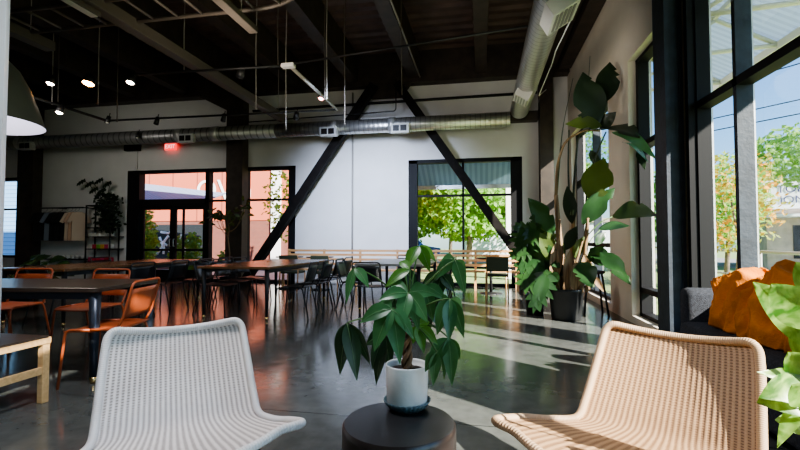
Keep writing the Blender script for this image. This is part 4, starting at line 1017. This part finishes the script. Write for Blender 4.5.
t = tag(MB().box((0, 0, 0), (.28, .28, 3.3)).build('white_post', M['white']), 'white square post outside right of far window', 'post'); t.location = (.75, 14.2, -.1)
t = thing('low_white_building', 'low pale building across the road beyond the far window', 'building', (-1.5, 36, -.1)); MB().box((0, 0, 0), (14, 5, 2.6)).build('wall', M['signw'], t); MB().box((-.2, -.2, 2.6), (14.2, 5.2, 2.9)).build('roof', M['tan'], t)

# ------------------------------------------------------------------ outside: beyond the right wall
t = thing('corrugated_awning', 'translucent corrugated awning on struts outside the right window', 'awning', (2.31, -6.5, 0))
MB().prism([(0, 0, 4.55), (1.55, 0, 3.72), (1.55, 14.6, 3.72), (0, 14.6, 4.55)], (0, 0, .02)).build('awning_sheet', M['awn'], t)
b = MB(); b.box((1.50, 0, 3.62), (1.58, 14.6, 3.72)); b.box((.75, 0, 4.08), (.80, 14.6, 4.14))
for y in (.6, 3, 5.6, 7.6, 9.7, 10.75, 11.8, 13.0, 14.4): b.tube([(0, y, 3.6), (1.5, y, 3.68)], .03, 6); b.tube([(.02, y, 4.5), (1.5, y, 3.70)], .03, 6); b.tube([(.02, y, 3.6), (.8, y, 4.08)], .025, 6)
b.build('strut', M['vent'], t)
foliage('young tree with orange and yellow-green leaves outside the right window', 'autumn_tree', (4.8, 9.6, -.1), (.85, .9, 1.05, 2.0), 1400, M['tree2'], .11, 31, .035)
foliage('green tree right behind the young orange tree outside', 'green_tree', (5.9, 12.2, -.1), (.95, .95, 1.2, 2.2), 2200, M['tree1'], .16, 32, .07)
foliage('second orange-tinged tree outside, in front of the shop', 'autumn_tree', (7.2, 13.4, -.1), (.5, .5, .7, 2.9), 500, M['tree2'], .13, 35, .05)
foliage('green tree outside above the shop sign', 'green_tree', (11.0, 16.8, -.1), (2.4, 2.0, 1.05, 4.05), 3800, M['tree1'], .24, 33, .12)
foliage('dark green tree farther down the street', 'green_tree', (10.5, 26, -.1), (3.0, 3.0, 2.2, 3.0), 4000, M['tree3'], .3, 34, .15)
t = thing('street_shop', 'tan shop building with pale fascia sign across the street', 'building', (11.2, 20, -.1)); t.rotation_euler = (0, 0, R(-20))
MB().box((0, 0, 0), (14, 6, 2.5)).build('wall', M['tan'], t); MB().box((-.1, -.25, 2.45), (14, 0, 3.6)).build('fascia', M['signw'], t)
MB().box((-.3, -1.2, 2.1), (14, .1, 2.2)).build('canopy', M['signw'], t)
text('TOR', .42, M['signt'], t, (.72, -.27, 3.2), (R(90), 0, 0)); text('ION', .42, M['signt'], t, (.76, -.27, 2.78), (R(90), 0, 0))
for x in (.8, 3.6, 6.5): MB().box((x, -.04, .5), (x + 1.8, .02, 1.8)).build('shop_window', M['dkwin'], t)
# metal railing outside
t = thing('street_railing', 'grey metal railing outside the right window', 'railing', (5.2, 1.5, -.1))
b = MB(); b.tube([(0, 0, 1.0), (0, 14, 1.0)], .03, 8); b.tube([(0, 0, .5), (0, 14, .5)], .022, 8); b.build('rail', M['cable'], t)
for k in range(8): MB().tube([(0, k * 2, 0), (0, k * 2, 1.0)], .03, 8).build('post', M['cable'], t)
t = thing('utility_pole', 'street pole carrying wires and a small grey transformer', 'pole', (8.2, 18.5, -.1))
MB().tube([(0, 0, 0), (0, 0, 8.6)], .13, 10).build('pole_shaft', M['bark'], t)
MB().lathe([(.0001, 6.6), (.3, 6.6), (.3, 7.5), (.0001, 7.6)], seg=20).build('transformer', M['vent'], t).location = (.4, -.3, 0)
for k, z in enumerate((5.3, 5.75, 6.9)): MB().tube([(0, 0, z), (6, -9, z - .25), (14, -24, z)], .02, 5).build('overhead_wire', M['black'], t)

# ------------------------------------------------------------------ light
w = bpy.data.worlds.new('world'); sc.world = w; w.use_nodes = True; nt = w.node_tree
sky = nt.nodes.new('ShaderNodeTexSky'); sky.sky_type = 'NISHITA'; sky.sun_disc = False; sky.sun_elevation = R(38); sky.sun_rotation = R(125); sky.air_density = 1.0; sky.dust_density = .6; sky.ozone_density = 1.5
bg = nt.nodes['Background']; bg.inputs['Strength'].default_value = .13
tint = nt.nodes.new('ShaderNodeMixRGB'); tint.blend_type = 'MULTIPLY'; tint.inputs[0].default_value = 1; tint.inputs[2].default_value = (.60, .82, 1.0, 1)
nt.links.new(sky.outputs[0], tint.inputs[1]); nt.links.new(tint.outputs[0], bg.inputs['Color'])
sun = bpy.data.lights.new('sun', 'SUN'); sun.energy = 9.0; sun.angle = R(.6); sun.color = (1, .93, .82)
so = bpy.data.objects.new('sun', sun); col.objects.link(so)
az, el = R(-35), R(33)
dirv = Vector((math.cos(az) * math.cos(el), math.sin(az) * math.cos(el), math.sin(el)))
so.rotation_euler = dirv.to_track_quat('Z', 'Y').to_euler(); so.location = (10, -8, 10)
# sky portals at the glazed openings help sampling
def portal(x, y, z, sx, sz, rot):
    l = bpy.data.lights.new('portal', 'AREA'); l.shape = 'RECTANGLE'; l.size = sx; l.size_y = sz; l.cycles.is_portal = True
    o = bpy.data.objects.new('portal', l); col.objects.link(o); o.location = (x, y, z); o.rotation_euler = rot
portal(2.29, 3.9, 2.45, 4.3, 1.4, (0, R(90), 0)); portal(2.29, 5.7, 1.85, 3.5, 1.6, (0, R(90), 0)); portal(2.29, 9.3, 1.8, 3.4, 2.3, (0, R(90), 0)); portal(2.29, -.4, 2.45, 4.3, 4.3, (0, R(90), 0))
portal(-.4, FY + .24, 1.6, 2.7, 3.1, (R(-90), 0, 0)); portal(-7.3, FY + .24, 1.6, 5, 3.1, (R(-90), 0, 0))
# added fill spots without fittings, to brighten the room
def lamp(x, y, z, W, c=(1, .9, .8), r=.3):
    l = bpy.data.lights.new('fill_spot', 'SPOT'); l.energy = W; l.color = c; l.shadow_soft_size = r; l.spot_size = R(165); l.spot_blend = 1
    o = bpy.data.objects.new('fill_spot', l); col.objects.link(o); o.location = (x, y, z)
lamp(-1.6, 1.8, 3.4, 125, (.93, .94, 1)); lamp(-6, 4.6, 3.3, 35); lamp(-.1, 6.8, 3.3, 35, (1, .95, .86))
def wash(x, y, z, tx, ty, tz, W, c, size=70, r=.4):  # added fill spots with no fittings, aimed at walls, roof and duct
    l = bpy.data.lights.new('fill_wash', 'SPOT'); l.energy = W; l.color = c; l.shadow_soft_size = r; l.spot_size = R(size); l.spot_blend = 1
    o = bpy.data.objects.new('fill_wash', l); col.objects.link(o); o.location = (x, y, z); o.rotation_euler = (Vector((x, y, z)) - Vector((tx, ty, tz))).to_track_quat('Z', 'Y').to_euler()
wash(-2.6, 6.3, 3.4, -2.6, 10.8, 1.6, 640, (.63, .74, 1), 75); wash(-8, 6.0, 3.4, -9, 10.8, 2.2, 50, (1, .95, .9), 90); wash(-3, 4.5, 2.9, -3, 6.5, 5.7, 38, (1, .85, .7), 150)
wash(.1, 4.5, 2.6, .85, 7.5, 4.0, 60, (1, .95, .85), 80)
wash(-1.5, 6.0, 3.2, 2.0, 8.0, 3.2, 25, (1, .86, .7), 80)
sc.view_settings.view_transform = 'AgX'; sc.view_settings.look = 'AgX - Medium High Contrast'; sc.view_settings.exposure = 1.6
sc.cycles.use_denoising = True
sc.cycles.max_bounces = 10; sc.cycles.transparent_max_bounces = 16; sc.cycles.sample_clamp_indirect = 6; sc.cycles.caustics_reflective = False; sc.cycles.caustics_refractive = False
